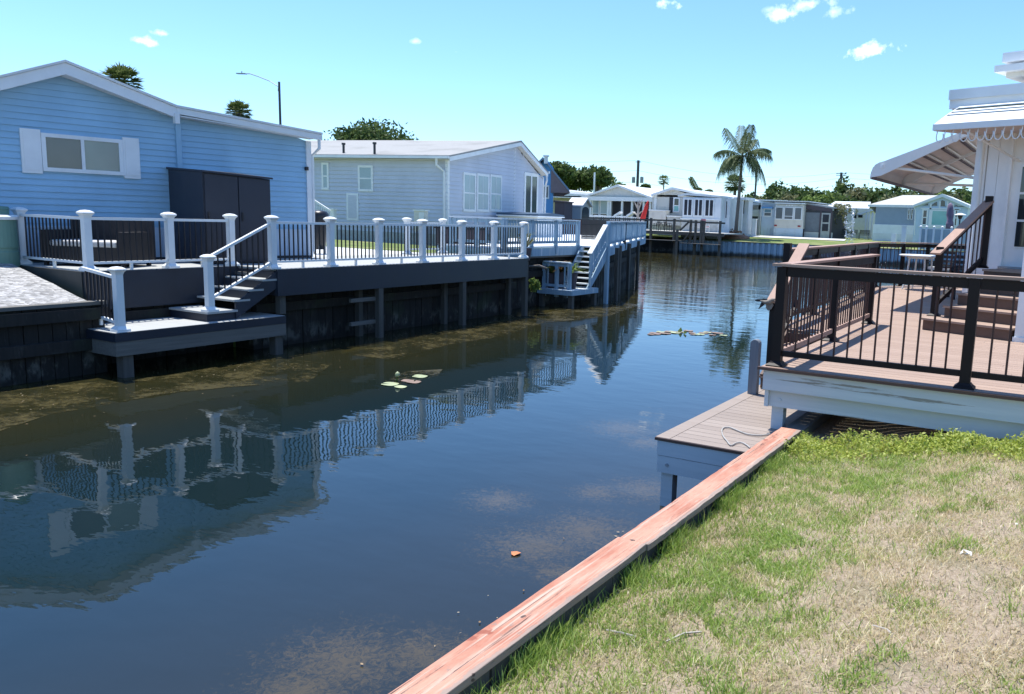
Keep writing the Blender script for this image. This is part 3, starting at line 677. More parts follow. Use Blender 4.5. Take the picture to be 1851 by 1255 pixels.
m = MB(); m.fbox(O1, uo, 0, LEN, no, .01, .05, 1.605, 1.66); m.build('base_trim', dark_blue, h1)
m = MB(); q = W1(552, 305); m.fbox(O1, uo, q[0]-.03, q[0]+.03, no, .012, .09, q[1]-.04, q[1]+.04); m.build('outdoor_light', black_metal, h1)

# storage cabinet against the wall
sC, zcb = W1(303, 302, .03); DD = .3
while W1(366, 306, DD)[0] < sC and DD < 2: DD += .01
sD, zc1_ = W1(489, 321, DD); zc0_ = W1(366, 307, DD)[1]
cab = thing('storage_cabinet', 'tall charcoal storage cabinet with lean-to lid against the blue wall', 'cabinet', tuple(P1((sC+sD)/2, DD/2, DZ)))
C1 = (sD, sC); zc0 = zc0_-.04; zc1 = zc1_-.04
m = MB(); m.hexa([P1(sC, DD-.03, DZ+.02), P1(sD, DD-.03, DZ+.02), P1(sD, .05, DZ+.02), P1(sC, .05, DZ+.02), P1(sC, DD-.03, zc0), P1(sD, DD-.03, zc1), P1(sD, .05, zc1+.10), P1(sC, .05, zcb-.05)]); m.build('cabinet_body', cabinet, cab)
third = (C1[1]-C1[0])
for (f0, f1) in ((0.02, .49), (.505, .98)):
    q0, q1 = C1[0]+third*f0, C1[0]+third*f1; zq = lambda q: zc1+(zc0-zc1)*(q-C1[0])/third
    m = MB(); m.prism([P1(q0, DD-.028, DZ+.06), P1(q1, DD-.028, DZ+.06), P1(q1, DD-.028, zq(q1)-.03), P1(q0, DD-.028, zq(q0)-.03)], tuple(Vector((no[0], no[1], 0))*.028)); dd = m.build('cabinet_door', cabinet, cab)
    m = MB(); m.fbox(O1, uo, q1-.07, q1-.04, no, DD, DD+.022, 2.45, 2.62); m.build('handle', black_metal, dd)
m = MB(); m.hexa([P1(sC+.03, DD+.04, zc0), P1(sD-.03, DD+.04, zc1), P1(sD-.03, .03, zc1+.11), P1(sC+.03, .03, zcb-.04), P1(sC+.03, DD+.04, zc0+.035), P1(sD-.03, DD+.04, zc1+.035), P1(sD-.03, .03, zc1+.145), P1(sC+.03, .03, zcb-.0)]); m.build('lid', cabinet, cab)

# dark wicker sofa at the left end of the deck
so = thing('garden_sofa', 'dark wicker garden sofa with grey cushions behind the left railing', 'sofa', (-14.9, 8.8, DZ))
sx0, sx1, sy0, sy1 = -15.75, -14.55, 8.05, 8.85
a0, a1 = Vector((-15.9, 8.35, 0)), Vector((-14.55, 9.0, 0)); us = (a1-a0).normalized(); ns = Vector((us.y, -us.x, 0)); su, sn = (us.x, us.y), (ns.x, ns.y); SO = (a0.x, a0.y)
m = MB(); m.fbox(SO, su, 0, 1.5, sn, -.40, .40, DZ+.06, DZ+.34); m.build('sofa_base', wicker, so)
m = MB(); m.fbox(SO, su, 0, 1.5, sn, -.48, -.36, DZ+.06, DZ+.86); m.build('backrest', wicker, so)
for e in (0, 1.38): m = MB(); m.fbox(SO, su, e, e+.12, sn, -.40, .42, DZ+.34, DZ+.62); m.build('armrest', wicker, so)
for e in (.14, .76): m = MB(); m.fbox(SO, su, e, e+.60, sn, -.34, .40, DZ+.34, DZ+.45); m.build('seat_cushion', cushion, so, bevel=.03)
for e in (0.02, 1.42):
    for dd in (-.4, .34): m = MB(); m.fbox(SO, su, e, e+.06, sn, dd, dd+.06, DZ, DZ+.06); m.build('leg', wicker, so)
# green tank at the left edge of the picture
tkp = GX(-2, 440, -16.0); tk = thing('utility_tank', 'faded green plastic tank with white lid at the left edge of the deck', 'tank', (tkp.x, tkp.y, 1.5))
m = MB(); m.lathe((tkp.x, tkp.y, 0), [(.27, 1.25), (.28, 1.5), (.268, 1.52), (.268, 1.56), (.28, 1.58), (.28, 1.83), (.268, 1.85), (.268, 1.89), (.28, 1.91), (.27, 2.38)], 28); m.build('tank_body', green_tank, tk, smooth=False)
m = MB(); m.lathe((tkp.x, tkp.y, 0), [(.30, 2.38), (.31, 2.43), (.28, 2.46), (.18, 2.46)], 28); m.build('lid', white, tk)
m = MB(); m.lathe((tkp.x, tkp.y, 0), [(.18, 2.46), (.18, 2.55), (.19, 2.56), (.17, 2.60), (.05, 2.61)], 20); m.build('filler_cap', green_tank, tk)

# ================================================================== GREY HOUSE
K = Vector((-21.75, 26.25, 0)); ua = U2(188.2); ub = U2(98.2); na = (ub[0]*-1, ub[1]*-1); nb = (-ua[0], -ua[1])
# ua runs left along the side wall, ub away along the gable
O2 = (K.x, K.y)
def WS(x, y, off=0):
    p = GP((O2[0]+na[0]*off, O2[1]+na[1]*off), ua, x, y); return (p-K).dot(Vector((ua[0], ua[1], 0))), p.z
def WG(x, y, off=0):
    p = GP((O2[0]+nb[0]*off, O2[1]+nb[1]*off), ub, x, y); return (p-K).dot(Vector((ub[0], ub[1], 0))), p.z
h2 = thing('house', 'grey clapboard house with shingled gable roof in the middle left', 'house', (K.x, K.y, 1.5))
gR = WG(989, 311, .3); gA = WG(942, 254, .3); gL = WG(808, 284, .3); GWI = WG(982, 350)[0]
EZ = 4.98; apex = gA
m = MB(); SL = 13.0
siding(m, O2, ua, na, 1.9, EZ-.12, lambda z: (0, SL), .165, .034); m.build('side_wall', grey_siding, h2)
def gz(t): return EZ-.02+(apex[1]-.1-EZ)*t/apex[0] if t < apex[0] else apex[1]-.1+(gR[1]-.12-apex[1])*(t-apex[0])/(gR[0]-apex[0])
def sp2(z):
    k = [i*.05 for i in range(int(GWI/.05)+1)]; ok = [q for q in k if gz(q)-.1 >= z]
    return (min(ok), max(ok)) if ok else (apex[0], apex[0])
m = MB(); siding(m, O2, ub, nb, 1.9, apex[1]-.15, sp2, .165, .032); m.build('gable_wall', grey_siding, h2)
m = MB(); m.fbox(O2, ua, .04, SL, (-na[0], -na[1]), .02, GWI, 1.4, EZ-.2); m.build('house_body', grey_siding, h2)
m = MB(); m.fbox(O2, ua, 0, SL, na, .0, .03, 1.4, 1.9); m.fbox(O2, ub, 0, GWI, nb, .0, .014, 1.4, 1.9); m.build('skirting', stone_wall, h2)
def P2(a_, b_, z): return K+Vector((ua[0], ua[1], 0))*a_+Vector((ub[0], ub[1], 0))*b_+Vector((0, 0, z))
# roof: shingled planes with white fascia, ridge parallel to the side wall
ez = EZ+.03; apz = apex[1]; ov = .35
rf = MB()
e0 = -ov; slp = (apz-ez)/(apex[0]+ov)
rf.prism([P2(-.32, e0, ez), P2(-.32, apex[0], apz), P2(-.32, gR[0]+.1, gR[1]), P2(-.32, gR[0]+.1, gR[1]-.06), P2(-.32, apex[0], apz-.08), P2(-.32, e0, ez-.06)], tuple(Vector((ua[0], ua[1], 0))*(SL+.6))); rf.build('roof', shingle, h2)
m = MB(); 
for (b0, z0), (b1, z1) in (((e0, ez-.06), (apex[0], apz-.08)), ((apex[0], apz-.08), (gR[0]+.1, gR[1]-.06))):
    m.prism([P2(-.31, b0, z0), P2(-.31, b1, z1), P2(-.31, b1, z1-.17), P2(-.31, b0, z0-.17)], tuple(Vector((ua[0], ua[1], 0))*.03))
m.build('gable_fascia', white_trim, h2)
m = MB(); m.beam(P2(-.3, e0-.06, ez-.09), P2(SL, e0-.06, ez-.09), .10, .10); m.build('gutter', white_metal, h2)
m = MB(); m.prism([P2(-.28, e0, ez-.16), P2(-.28, .0, ez-.16), P2(-.28, .0, ez-.18), P2(-.28, e0, ez-.18)], tuple(Vector((ua[0], ua[1], 0))*SL))
for (b0, z0), (b1, z1) in (((0, gz(0)-.08), (apex[0], apz-.20)), ((apex[0], apz-.20), (gR[0], gR[1]-.18))): m.prism([P2(-.29, b0, z0), P2(-.29, b1, z1), P2(-.29, b1, z1-.02), P2(-.29, b0, z0-.02)], tuple(Vector((ua[0], ua[1], 0))*.29))
m.build('soffit', cream, h2)
for q0, q1 in ((582, 595), (648, 675)):
    sA, zt = WS(q0, 294 if q0 < 600 else 299); sB, _ = WS(q1, 300); _, zb = WS(q0, 343 if q0 < 600 else 346)
    window(h2, O2, ua, na, sB, sA, zb, zt, .09, glass_curtain, bars=(.5,))
sA, zt = WS(627, 349); sB, zb = WS(649, 399)
m = MB(); m.fbox(O2, ua, sB, sA, na, .014, .04, zb, zt); m.build('access_panel', white_trim, h2); 
m = MB(); m.fbox(O2, ua, sB+.09, sA-.09, na, .04, .046, zb+.09, zt-.09); m.build('access_panel', grey_siding, h2)
m = MB(); m.fbox(O2, ua, -.02, .10, na, .0, .03, 1.5, EZ-.1); m.fbox(O2, ub, -.02, .10, nb, .0, .03, 1.5, EZ-.1); t_ = WG(930, 300)[0]; m.fbox(O2, ub, t_-.03, t_+.03, nb, .0, .02, 1.9, apex[1]-.35)
m.fbox(O2, ub, GWI-.12, GWI, nb, .0, .03, 1.5, gR[1]-.25); m.build('corner_trim', white_trim, h2)
for q0, q1 in ((836, 859), (861, 883), (885, 906)):
    sA, zt = WG(q0, 311+(q0-836)*.08); sB, _ = WG(q1, 320); _, zb = WG(q0, 382.5)
    window(h2, O2, ub, nb, sA, sB, zb, zt, .10, glass_curtain if q0 < 885 else [glass_blue, glass_curtain], bars=(.48,), grid=(1, 0))
sA, zt = WG(947, 311); sB, _ = WG(972, 316)
window(h2, O2, ub, nb, sA, sB, 2.05, zt, .16, glass_dark, mull=(.5,))
sA, zt = WS(797, 292); 
m = MB(); m.tube([P2(sA, -.33, ez-.14), P2(sA, -.33, ez-.38), P2(.12, -.07, ez-.62), P2(.12, -.07, 1.7)], .05, 8); m.build('downspout', white_metal, h2)
m = MB(); g_ = gR[0]; m.tube([P2(-.25, g_, gR[1]-.1), P2(-.30, g_, gR[1]-.40), P2(-.1, GWI+.05, gR[1]-.62), P2(-.06, GWI+.05, 1.7)], .05, 8); m.build('downspout', white_metal, h2)
m = MB(); m.beam(P2(-.38, gR[0]+.12, gR[1]-.02), P2(6, gR[0]+.12, gR[1]-.02), .1, .1); m.build('gutter', white_metal, h2)
for px, py in ((621, 266), (677, 265)):
    p = GZ(px, py, 5.35); m = MB(); m.tube([(p.x, p.y, 5.0), (p.x, p.y, 5.50)], .05, 8); m.tube([(p.x, p.y, 5.44), (p.x, p.y, 5.52)], .08, 8); m.build('vent_pipe', black_metal, h2)

# ================================================================== THINGS BETWEEN THE LEFT HOUSES
g = GZ(577, 462, 1.58); g = GZ(578, 459, 1.56); gx_, gy_ = g.x, g.y
gr = thing('grill', 'barbecue grill under a black fabric cover beside the blue house corner', 'grill', (gx_, gy_, 1.56))
m = MB(); m.lathe((gx_, gy_, 1.56), [(.12, .12), (.16, .25), (.20, .55), (.25, .95), (.25, 1.05), (.20, 1.12), (.08, 1.15)], 14); m.build('grill_cover', black_metal, gr, smooth=True)
for dx, dy in ((-.1, -.1), (.1, -.1), (.1, .1), (-.1, .1)): MB().tube([(gx_+dx, gy_+dy, 1.56), (gx_+dx, gy_+dy, 1.85)], .018, 6).build('leg', lampmetal, gr)
# stair rail of the grey house, behind the blue house corner
st = thing('stair_railing', 'white stair railing running down between the blue and grey houses', 'railing', (-21, 24.6, 1.56))
pp = WS(603, 378, 1.6); base = P2(pp[0], -1.6, 0); 
m = MB(); m.box(base.x-.08, base.x+.08, base.y-.08, base.y+.08, 1.5, 2.72); m.box(base.x-.11, base.x+.11, base.y-.11, base.y+.11, 2.72, 2.78); m.build('post', white, st)
q = WS(567, 362, 1.6); tp = P2(q[0], -1.6, q[1]); b2 = Vector((base.x, base.y, 2.60))
m = MB(); m.beam(tp, b2, .06, .07); m.beam(tp-Vector((0, 0, .5)), b2-Vector((0, 0, .5)), .06, .05); m.build('handrail', white, st)
for k in range(9): c = tp.lerp(b2, (k+.5)/9); B(c.x-.015, c.x+.015, c.y-.015, c.y+.015, c.z-.5, c.z).build('baluster', white, st)
ub_ = thing('utility_box', 'pale grey electrical box on a post before the grey house', 'utility box', (-20.6, 24.9, 1.56))
q = GZ(761, 440, 1.56); bx = WS(761, 388, 1.2); c = P2(bx[0], -1.2, 0)
m = MB(); m.fbox((c.x, c.y), ua, -.24, .24, na, -.12, .12, 2.0, 2.80); m.build('box', cream, ub_)
m = MB(); m.fbox((c.x, c.y), ua, -.28, .28, na, -.15, .15, 2.80, 2.85); m.build('lid', white_metal, ub_); m = MB(); m.fbox((c.x, c.y), ua, -.22, 0, na, .12, .14, 2.05, 2.75); m.build('door', white_metal, ub_)
m = MB(); m.fbox((c.x, c.y), ua, -.06, .06, na, -.06, .06, 1.4, 2.0); m.build('post', cream, ub_)
# hot tub in front of the gable
ht = thing('hot_tub', 'square hot tub with a folded navy cover below the three grey house windows', 'hot tub', (-19.2, 27.4, 1.85))
t0, _ = WG(884, 390, 0); OO = (K.x+nb[0]*.35, K.y+nb[1]*.35)
m = MB(); m.fbox(OO, ub, 3.6, 6.3, nb, .0, 1.9, 1.5, 2.72); m.build('tub_shell', cream, ht)
m = MB(); 
for k in range(13): m.fbox(OO, ub, 3.62+k*.205, 3.80+k*.205, nb, 1.9, 1.93, 1.6, 2.66)
m.fbox(OO, ub, 3.5, 6.4, nb, -.05, 2.0, 2.72, 2.77); m.build('side_panel', white_trim, ht)
Oz = Vector((OO[0], OO[1], 0)); UB = Vector((ub[0], ub[1], 0)); NB = Vector((nb[0], nb[1], 0))
m = MB(); m.prism([Oz+UB*3.55+NB*2.0+V(0, 0, 2.78), Oz+UB*6.35+NB*2.0+V(0, 0, 2.78), Oz+UB*6.35+NB*2.0+V(0, 0, 2.85), Oz+UB*5.0+NB*2.0+V(0, 0, 2.92), Oz+UB*3.55+NB*2.0+V(0, 0, 2.85)], tuple(NB*-2.05)); m.build('cover', tub_cover, ht)
# low bench box and chair seen through the balusters
bn = thing('storage_bench', 'dark ribbed storage bench behind the railing left of the hot tub', 'bench', (-16.9, 19.8, 1.56))
m = MB(); 
bx0 = Vector((-16.6, 19.5, 0)); bu = U2(38); bnn = (bu[1], -bu[0])
m.fbox(bx0, bu, 0, 1.5, bnn, -.3, .3, 1.68, 2.30); 
for k in range(15): m.fbox(bx0, bu, k*.1+.01, k*.1+.075, bnn, .3, .32, 1.70, 2.28)
m.build('bench_body', shed_brown, bn); m = MB(); m.fbox(bx0, bu, -.03, 1.53, bnn, -.33, .34, 2.30, 2.35); m.build('lid', black_metal, bn)
for e in (0, 1.42):
    for dd in (-.3, .22): m = MB(); m.fbox(bx0, bu, e, e+.08, bnn, dd, dd+.08, 1.56, 1.68); m.build('leg', black_metal, bn)
def slat_chair(name, label, x, y, z, rot, mat, cat='chair', group=None, h=.92, cush=None, w_=.52):
    t = thing(name, label, cat, (x, y, z), group); c, s_ = cos(rot), sin(rot); u_ = (c, s_); n_ = (-s_, c); O = (x, y)
    m = MB(); m.fbox(O, u_, -w_/2, w_/2, n_, -.26, .24, z+.40, z+.44); m.build('seat', mat, t)
    m = MB()
    for k in range(4): m.fbox(O, u_, -w_/2+.02, w_/2-.02, n_, -.30-.02*k, -.28-.02*k, z+.50+.11*k, z+.57+.11*k)
    for e in (-w_/2, w_/2-.035): m.beam(Vector((O[0]+u_[0]*(e+.02)-n_[0]*.27, O[1]+u_[1]*(e+.02)-n_[1]*.27, z+.42)), Vector((O[0]+u_[0]*(e+.02)-n_[0]*.37, O[1]+u_[1]*(e+.02)-n_[1]*.37, z+h)), .035, .03)
    m.build('backrest', mat, t)
    for e in (-w_/2, w_/2-.04):
        m = MB(); m.fbox(O, u_, e, e+.04, n_, -.26, .24, z+.62, z+.65); m.build('armrest', mat, t)
        for dd in (-.26, .20): m = MB(); m.fbox(O, u_, e, e+.04, n_, dd, dd+.04, z, z+.63); m.build('leg', mat, t)
    if cush: m = MB(); m.fbox(O, u_, -w_/2+.05, w_/2-.05, n_, -.24, .22, z+.44, z+.51); m.build('cushion', cush, t)
    return t
p = GZ(822, 448, 1.56); slat_chair('patio_chair', 'black metal patio chair on the path seen through the white posts', p.x, p.y, 1.56, 2.4, black_metal)

# ================================================================== WHITEWASHED DECK
D2 = 1.85; XF, XR = -12.9, -14.0
wd = thing('weathered_deck', 'weathered blue-white wooden deck with slatted rails and steep stairs to a landing', 'deck', (-15, 22, D2))
ptsE = [(XR, 19.3), (XR, 23.62), (XF, 23.62), (-15.12, 29.0), (-18.9, 38.5)]
m = MB(); m.prism([(x, y, D2-.05) for x, y in ptsE+[(-23.5, 38.5), (-19.3, 27.0), (-17.4, 24.0), (-16.4, 19.3)]], (0, 0, .05)); m.build('deck_floor', blue_wood_top, wd)
def edgeboard(p, q, z0, z1, parent, mat, name='fascia', th=.04):
    p = Vector((p[0], p[1], 0)); q = Vector((q[0], q[1], 0)); L_ = (q-p).length; u_ = (q-p)/L_; n_ = (u_.y, -u_.x); m = MB(); m.fbox((p.x, p.y), (u_.x, u_.y), 0, L_, n_, 0, th, z0, z1); return m.build(name, mat, parent)
for p, q in ((ptsE[0], ptsE[1]), (ptsE[2], ptsE[3]), (ptsE[3], ptsE[4]), ((-16.4, 19.3), ptsE[0])): edgeboard(p, q, D2-.30, D2-.055, wd, blue_wood)
def wrail(p, q, parent, zt, zb, np_, gap=.115, mat=None, top=None, pw=.045, posts=True, last=True):
    p, q = Vector(p), Vector(q); d = q-p; L_ = Vector((d.x, d.y, 0)).length; up = Vector((0, 0, 1)); mat = mat or blue_wood
    m = MB(); m.beam(p+up*(zt+.02), q+up*(zt+.02), .16, .04); r = m.build('top_rail', top or blue_wood_top, parent)
    m = MB(); m.beam(p+up*(zt-.06), q+up*(zt-.06), .05, .09); m.beam(p+up*zb, q+up*zb, .05, .08); m.build('rail_board', mat, parent)
    if posts:
        for i in range(np_+(1 if last else 0)): c = p+d*(i/np_); B(c.x-.05, c.x+.05, c.y-.05, c.y+.05, c.z-.25, c.z+zt).build('post', mat, parent)
    k = int(L_/gap); u_ = d/L_; sd = Vector((u_.y, -u_.x, 0)).normalized()
    for i in range(k):
        c = p+d*((i+.5)/k)+sd*.035; MB().beam(c+up*(zb-.04), c+up*(zt-.02), pw, .02, up=tuple(sd)).build('baluster', mat, r)
zt = .79
wrail((XR+.02, 19.4, D2), (XR+.02, 23.5, D2), wd, zt, .12, 3, gap=.14)
wrail((-15.9, 19.35, D2), (XR, 19.35, D2), wd, zt, .12, 2, gap=.34, pw=.09)
wrail((XF, 23.6, D2), (-15.12, 29.0, D2), wd, zt, .12, 3, gap=.20, pw=.07)
wrail((-15.12, 29.0, D2), (-18.9, 38.5, D2), wd, zt, .12, 4, gap=.26, pw=.09)
# stairs and landing
wz = .56; wy0, wy1 = 21.35, 22.95
m = MB(); m.box(-14.1, XF+.02, wy0, wy1, wz-.04, wz); m.build('landing_floor', blue_wood_top, wd)
m = MB(); m.box(-14.1, XF+.05, wy0-.04, wy0, wz-.16, wz-.003); m.box(XF+.02, XF+.06, wy0, wy1, wz-.16, wz-.003); m.build('landing_fascia', blue_wood, wd)
n_ = 7
for i in range(n_):
    z = D2-(i+1)*(D2-wz)/(n_+1); y = 23.55-i*.165; B(-13.82, XF-.06, y-.20, y+.02, z-.04, z).build('stair_tread', blue_wood_top, wd)
for x in (-13.86, XF-.03): MB().prism([(x, 22.3, wz), (x, 22.55, wz), (x, 23.65, D2-.32), (x, 23.65, D2-.02), (x, 23.5, D2-.02)], (.035, 0, 0)).build('stringer', blue_wood, wd)
tp = GX(1095, 407, XF); bt = GX(1066, 459, XF)
m = MB(); m.beam((XF, tp.y, tp.z), (XF, bt.y, bt.z), .17, .04); hr = m.build('handrail', blue_wood_top, wd)
m = MB(); m.prism([(XF+.0, bt.y-.02, bt.z-.04), (XF, bt.y-.02, wz), (XF, bt.y+.1, wz), (XF, bt.y+.1, bt.z)], (.04, 0, 0))
k = 9
for i in range(k):
    t0_, t1_ = i/k+.012, (i+1)/k-.012; y0_, y1_ = bt.y+(tp.y-bt.y)*t0_, bt.y+(tp.y-bt.y)*t1_; h0, h1_ = bt.z+(tp.z-bt.z)*t0_-.03, bt.z+(tp.z-bt.z)*t1_-.03
    m.prism([(XF+.01, y0_, h0-.46), (XF+.01, y1_, h1_-.46), (XF+.01, y1_, h1_), (XF+.01, y0_, h0)], (.02, 0, 0))
m.beam((XF+.02, bt.y, bt.z-.62), (XF+.02, tp.y, tp.z-.62), .03, .16); m.build('stair_panel', blue_wood, wd)
B(XF-.06, XF+.06, 23.52, 23.64, -1.0, 2.6).build('post', blue_wood, wd)
wrail((-14.0, wy0+.20, wz), (XF-.18, wy0+.20, wz), wd, .80, .10, 2, gap=.24, pw=.05)
for x, y in ((XF-.05, 21.46), (XF-.05, 22.86), (-14.0, 21.45)): B(x-.07, x+.07, y-.07, y+.07, -1.2, wz-.04).build('piling', old_wood, wd)
for x, y, zt_ in ((-13.05, 24.55, 1.8), (-14.2, 26.9, 1.8), (-15.0, 29.2, 1.8), (-15.35, 29.9, 1.8), (-17, 34, 1.8)): B(x-.06, x+.06, y-.06, y+.06, -1.2, zt_).build('piling', old_wood, wd)
# plants round the landing
def rosette(name, label, c, r, h, n, mat, seed, pot=None, cat='potted plant'):
    rng = random.Random(seed); t = thing(name, label, cat, c); m = MB()
    for i in range(n):
        a = i*2.4; el = rng.uniform(.3, 1.3); d = Vector((cos(a)*cos(el), sin(a)*cos(el), sin(el))); s_ = Vector((-sin(a), cos(a), 0))*.028; p = Vector(c)+Vector((0, 0, h)); L_ = r*rng.uniform(.7, 1.1)
        mid = p+d*L_*.55; tip = p+d*L_*.9+Vector((cos(a), sin(a), 0))*L_*.3-Vector((0, 0, .25*L_)); m.poly((p-s_*.5, p+s_*.5, mid+s_, mid-s_), [(0, 1, 2, 3)]); m.poly((mid-s_, mid+s_, tip), [(0, 1, 2)])
    m.build('leaves', mat, t)
    if pot: MB().lathe(c, [(.12, 0), (.17, h*.9), (.18, h)], 12).build('pot', pot, t)
    return t
rosette('potted_plant', 'spiky grey-green plant beside the last white post, trailing over the edge', (-13.35, 19.55, 1.5), .75, .35, 26, olive_leaf, 2, shed_brown)
rosette('potted_plant', 'green leafy plant in a brown pot left in the whitewashed landing', (-13.85, 21.75, wz), .7, .45, 40, bush_green, 3, shed_brown)
rosette('potted_plant', 'rust tinged bromeliad in the middle of the whitewashed landing', (-13.55, 21.8, wz), .6, .5, 36, leaves('rusty_foliage', ((.2, (.06, .05, .02)), (.5, (.16, .08, .04)), (.9, (.22, .16, .06)))), 4, shed_brown)
rosette('potted_plant', 'pale green plant on the landing next to the stair foot', (-13.2, 21.9, wz), .55, .5, 36, bush_green, 5, shed_brown)
sh = thing('shrub', 'small bright green shrub sprouting from the bulkhead past the charcoal deck', 'shrub', (-13.35, 19.5, .9))
rng = np.random.default_rng(9); c = GX(965, 517, -13.3)
MB().tube([(c.x-.1, c.y, c.z-.35), (c.x, c.y, c.z)], .015, 5).build('stem', bark, sh)
add_leaves('foliage', crown_pts(rng, (c.x, c.y, c.z), (.22, .3, .26), 7, 300), .05, bush_green, sh, rng)
def branch_log():
    t = tag(MB().tube([GX(957, 482, -13.2), GX(975, 481, -12.9), GX(989, 486, -12.75)], [.035, .04, .03], 7).build('driftwood', bark, None, smooth=True), 'weathered branch poking out beneath the end of the charcoal deck', 'branch'); return t
branch_log()

# ================================================================== THIRD (BRIGHT BLUE) HOUSE AND YARD
YB = 44.0
h3 = thing('house', 'bright blue house with low sloping roof just right of the grey gable', 'house', (-26, YB, 1.6))
bright = paint('bright_blue_siding', (.10, .32, .62), .5, .06, 1)
A = GY(1001, 320, YB); A0 = A.x; xl = A0-9
def q3(x, y): p = GY(x, y, YB-.4); return p.x, p.z
e1 = q3(1031, 343); r1 = q3(983, 284); sl3 = (r1[1]-e1[1])/(r1[0]-e1[0])
apx = r1[0]; apz3 = r1[1]
m = MB(); siding(m, (xl, YB), (1, 0), (0, -1), 1.2, apz3-.15, lambda z: (max(0, apx-xl-(apz3-z)*1.2), max(0, min(A0-xl, (z+.15-e1[1])/sl3+e1[0]-xl))), .14, .012); m.build('clapboard_wall', bright, h3)
m = MB(); m.prism([(xl, YB+.03, 1.0), (A0-.02, YB+.03, 1.0), (A0-.02, YB+.03, 3.6), (xl, YB+.03, 3.6)], (-5.2, 7, 0)); m.build('house_body', bright, h3)
m = MB(); m.prism([(apx, YB-.5, apz3), (e1[0], YB-.5, e1[1]), (e1[0], YB-.5, e1[1]-.14), (apx, YB-.5, apz3-.14)], (-4.9, 7, 0)); m.prism([(apx, YB-.5, apz3), (apx-3, YB-.5, apz3-2.5), (apx-3, YB-.5, apz3-2.64), (apx, YB-.5, apz3-.14)], (-4.9, 7, 0)); m.build('roof', paint('blue_roof_trim', (.16, .24, .33), .6), h3)
m = MB(); m.prism([(A0, YB-.3, e1[1]+(A0-e1[0])*sl3-.18), (e1[0]-.05, YB-.3, e1[1]-.2), (A0, YB-.3, e1[1]-.2)], (-4.2, 6, 0)); m.build('eave_soffit', paint('pinkish_soffit', (.20, .15, .16), .7), h3)
w0 = GY(979, 335, YB); w1 = GY(993, 360, YB); window(h3, (xl, YB), (1, 0), (0, -1), w0.x-xl, w1.x-xl, w1.z, w0.z, .09, [glass_dark, bush_green if 0 else glass_dark], mull=(.5,))
m = MB(); p = GY(987, 290, YB-.5); m.lathe((p.x, p.y, p.z-.2), [(.12, 0), (.12, .4), (.2, .42), (.2, .5)], 8); m.build('chimney_vent', white_metal, h3)
def shed(name, label, x0, x1, ytop, ybot, Y, dep, body, roofm, cat='shed', gable=None, door=None):
    a_ = GY(x0, ytop, Y); b_ = GY(x1, ybot, Y); t = thing(name, label, cat, ((a_.x+b_.x)/2, Y, b_.z)); zb = b_.z; zt = a_.z
    zr = GY(x0, gable, Y).z if gable else zt+.12
    B(a_.x, b_.x, Y, Y+dep, zb-.3, zt).build('wall', body, t)
    m = MB(); xm = (a_.x+b_.x)/2
    if gable: m.prism([(a_.x-.15, Y-.12, zt-.05), (xm, Y-.12, zr), (b_.x+.15, Y-.12, zt-.05), (b_.x+.15, Y-.12, zt+.03), (xm, Y-.12, zr+.09), (a_.x-.15, Y-.12, zt+.03)], (0, dep+.24, 0)); mm = MB(); mm.prism([(a_.x, Y, zt), (b_.x, Y, zt), (xm, Y, zr)], (0, dep, 0)); mm.build('gable', body, t)
    else: m.prism([(a_.x-.06, Y-.06, zt), (b_.x+.06, Y-.06, zt), (b_.x+.06, Y-.06, zt+.07), (a_.x-.06, Y-.06, zt+.12)], (0, dep+.12, 0))
    m.build('roof', roofm, t)
    if door: d0 = GY(door[0], door[2], Y); d1 = GY(door[1], door[3], Y); m = MB(); r_ = (d1.x-d0.x)/2; xc = (d0.x+d1.x)/2; m.prism([(d0.x, Y-.03, zb), (d1.x, Y-.03, zb)]+[(xc+r_*cos(pi*k/8), Y-.03, d0.z-r_+r_*sin(pi*k/8)) for k in range(9)], (0, .04, 0)); m.build('door', door[4], t)
    return t
shed('garden_cabinet', 'brown resin garden cabinet beside the bright blue house', 1003, 1020, 366, 396, 42, .9, shed_brown, shed_brown)
# small white-roofed shed with an arched dark door, its ridge running left to right
sd = thing('garden_shed', 'small grey shed with a white roof and an arched dark door', 'shed', (-28, 50, 1.7))
YS = 50; c0 = GY(1029, 372, YS); c1 = GY(1050, 372, YS); c2 = GY(1066, 372, YS+.0); bz = 1.5; zt = c0.z; zr = GY(1040, 361, YS).z
sx = Vector((c0.x, YS, 0)); ex = Vector((c1.x, YS, 0)); gd = Vector((0, GX(1066, 380, c1.x).y-YS, 0))
m = MB(); P_ = lambda v, z: (v.x, v.y, z)
m.prism([P_(sx, bz), P_(ex, bz), P_(ex, zt), P_(sx, zt)], tuple(gd)); m.build('wall', beige_wall, sd)
m = MB(); m.prism([P_(ex, zt), P_(ex+gd, zt), P_(ex+gd*.5, zr)], tuple(sx-ex)); m.build('gable', beige_wall, sd)
m = MB(); o_ = (ex-sx).normalized()*.2
m.prism([P_(ex+o_-gd*.06, zt-.05), P_(ex+o_+gd*.5, zr+.04), P_(ex+o_+gd*1.06, zt-.05), P_(ex+o_+gd*1.06, zt+.05), P_(ex+o_+gd*.5, zr+.16), P_(ex+o_-gd*.06, zt+.05)], tuple(sx-ex-o_*2)); m.build('roof', roof_white, sd)
m = MB(); n2 = gd.normalized(); c_ = ex+gd*.5+(ex-sx).normalized()*.02; L_ = gd.length*.36
m.prism([P_(c_-n2*L_, bz), P_(c_+n2*L_, bz)]+[P_(c_+n2*L_*cos(pi*k/8), zt-.35+L_*.7*sin(pi*k/8)) for k in range(9)], tuple((ex-sx).normalized()*.03)); m.build('door', glass_dark, sd)
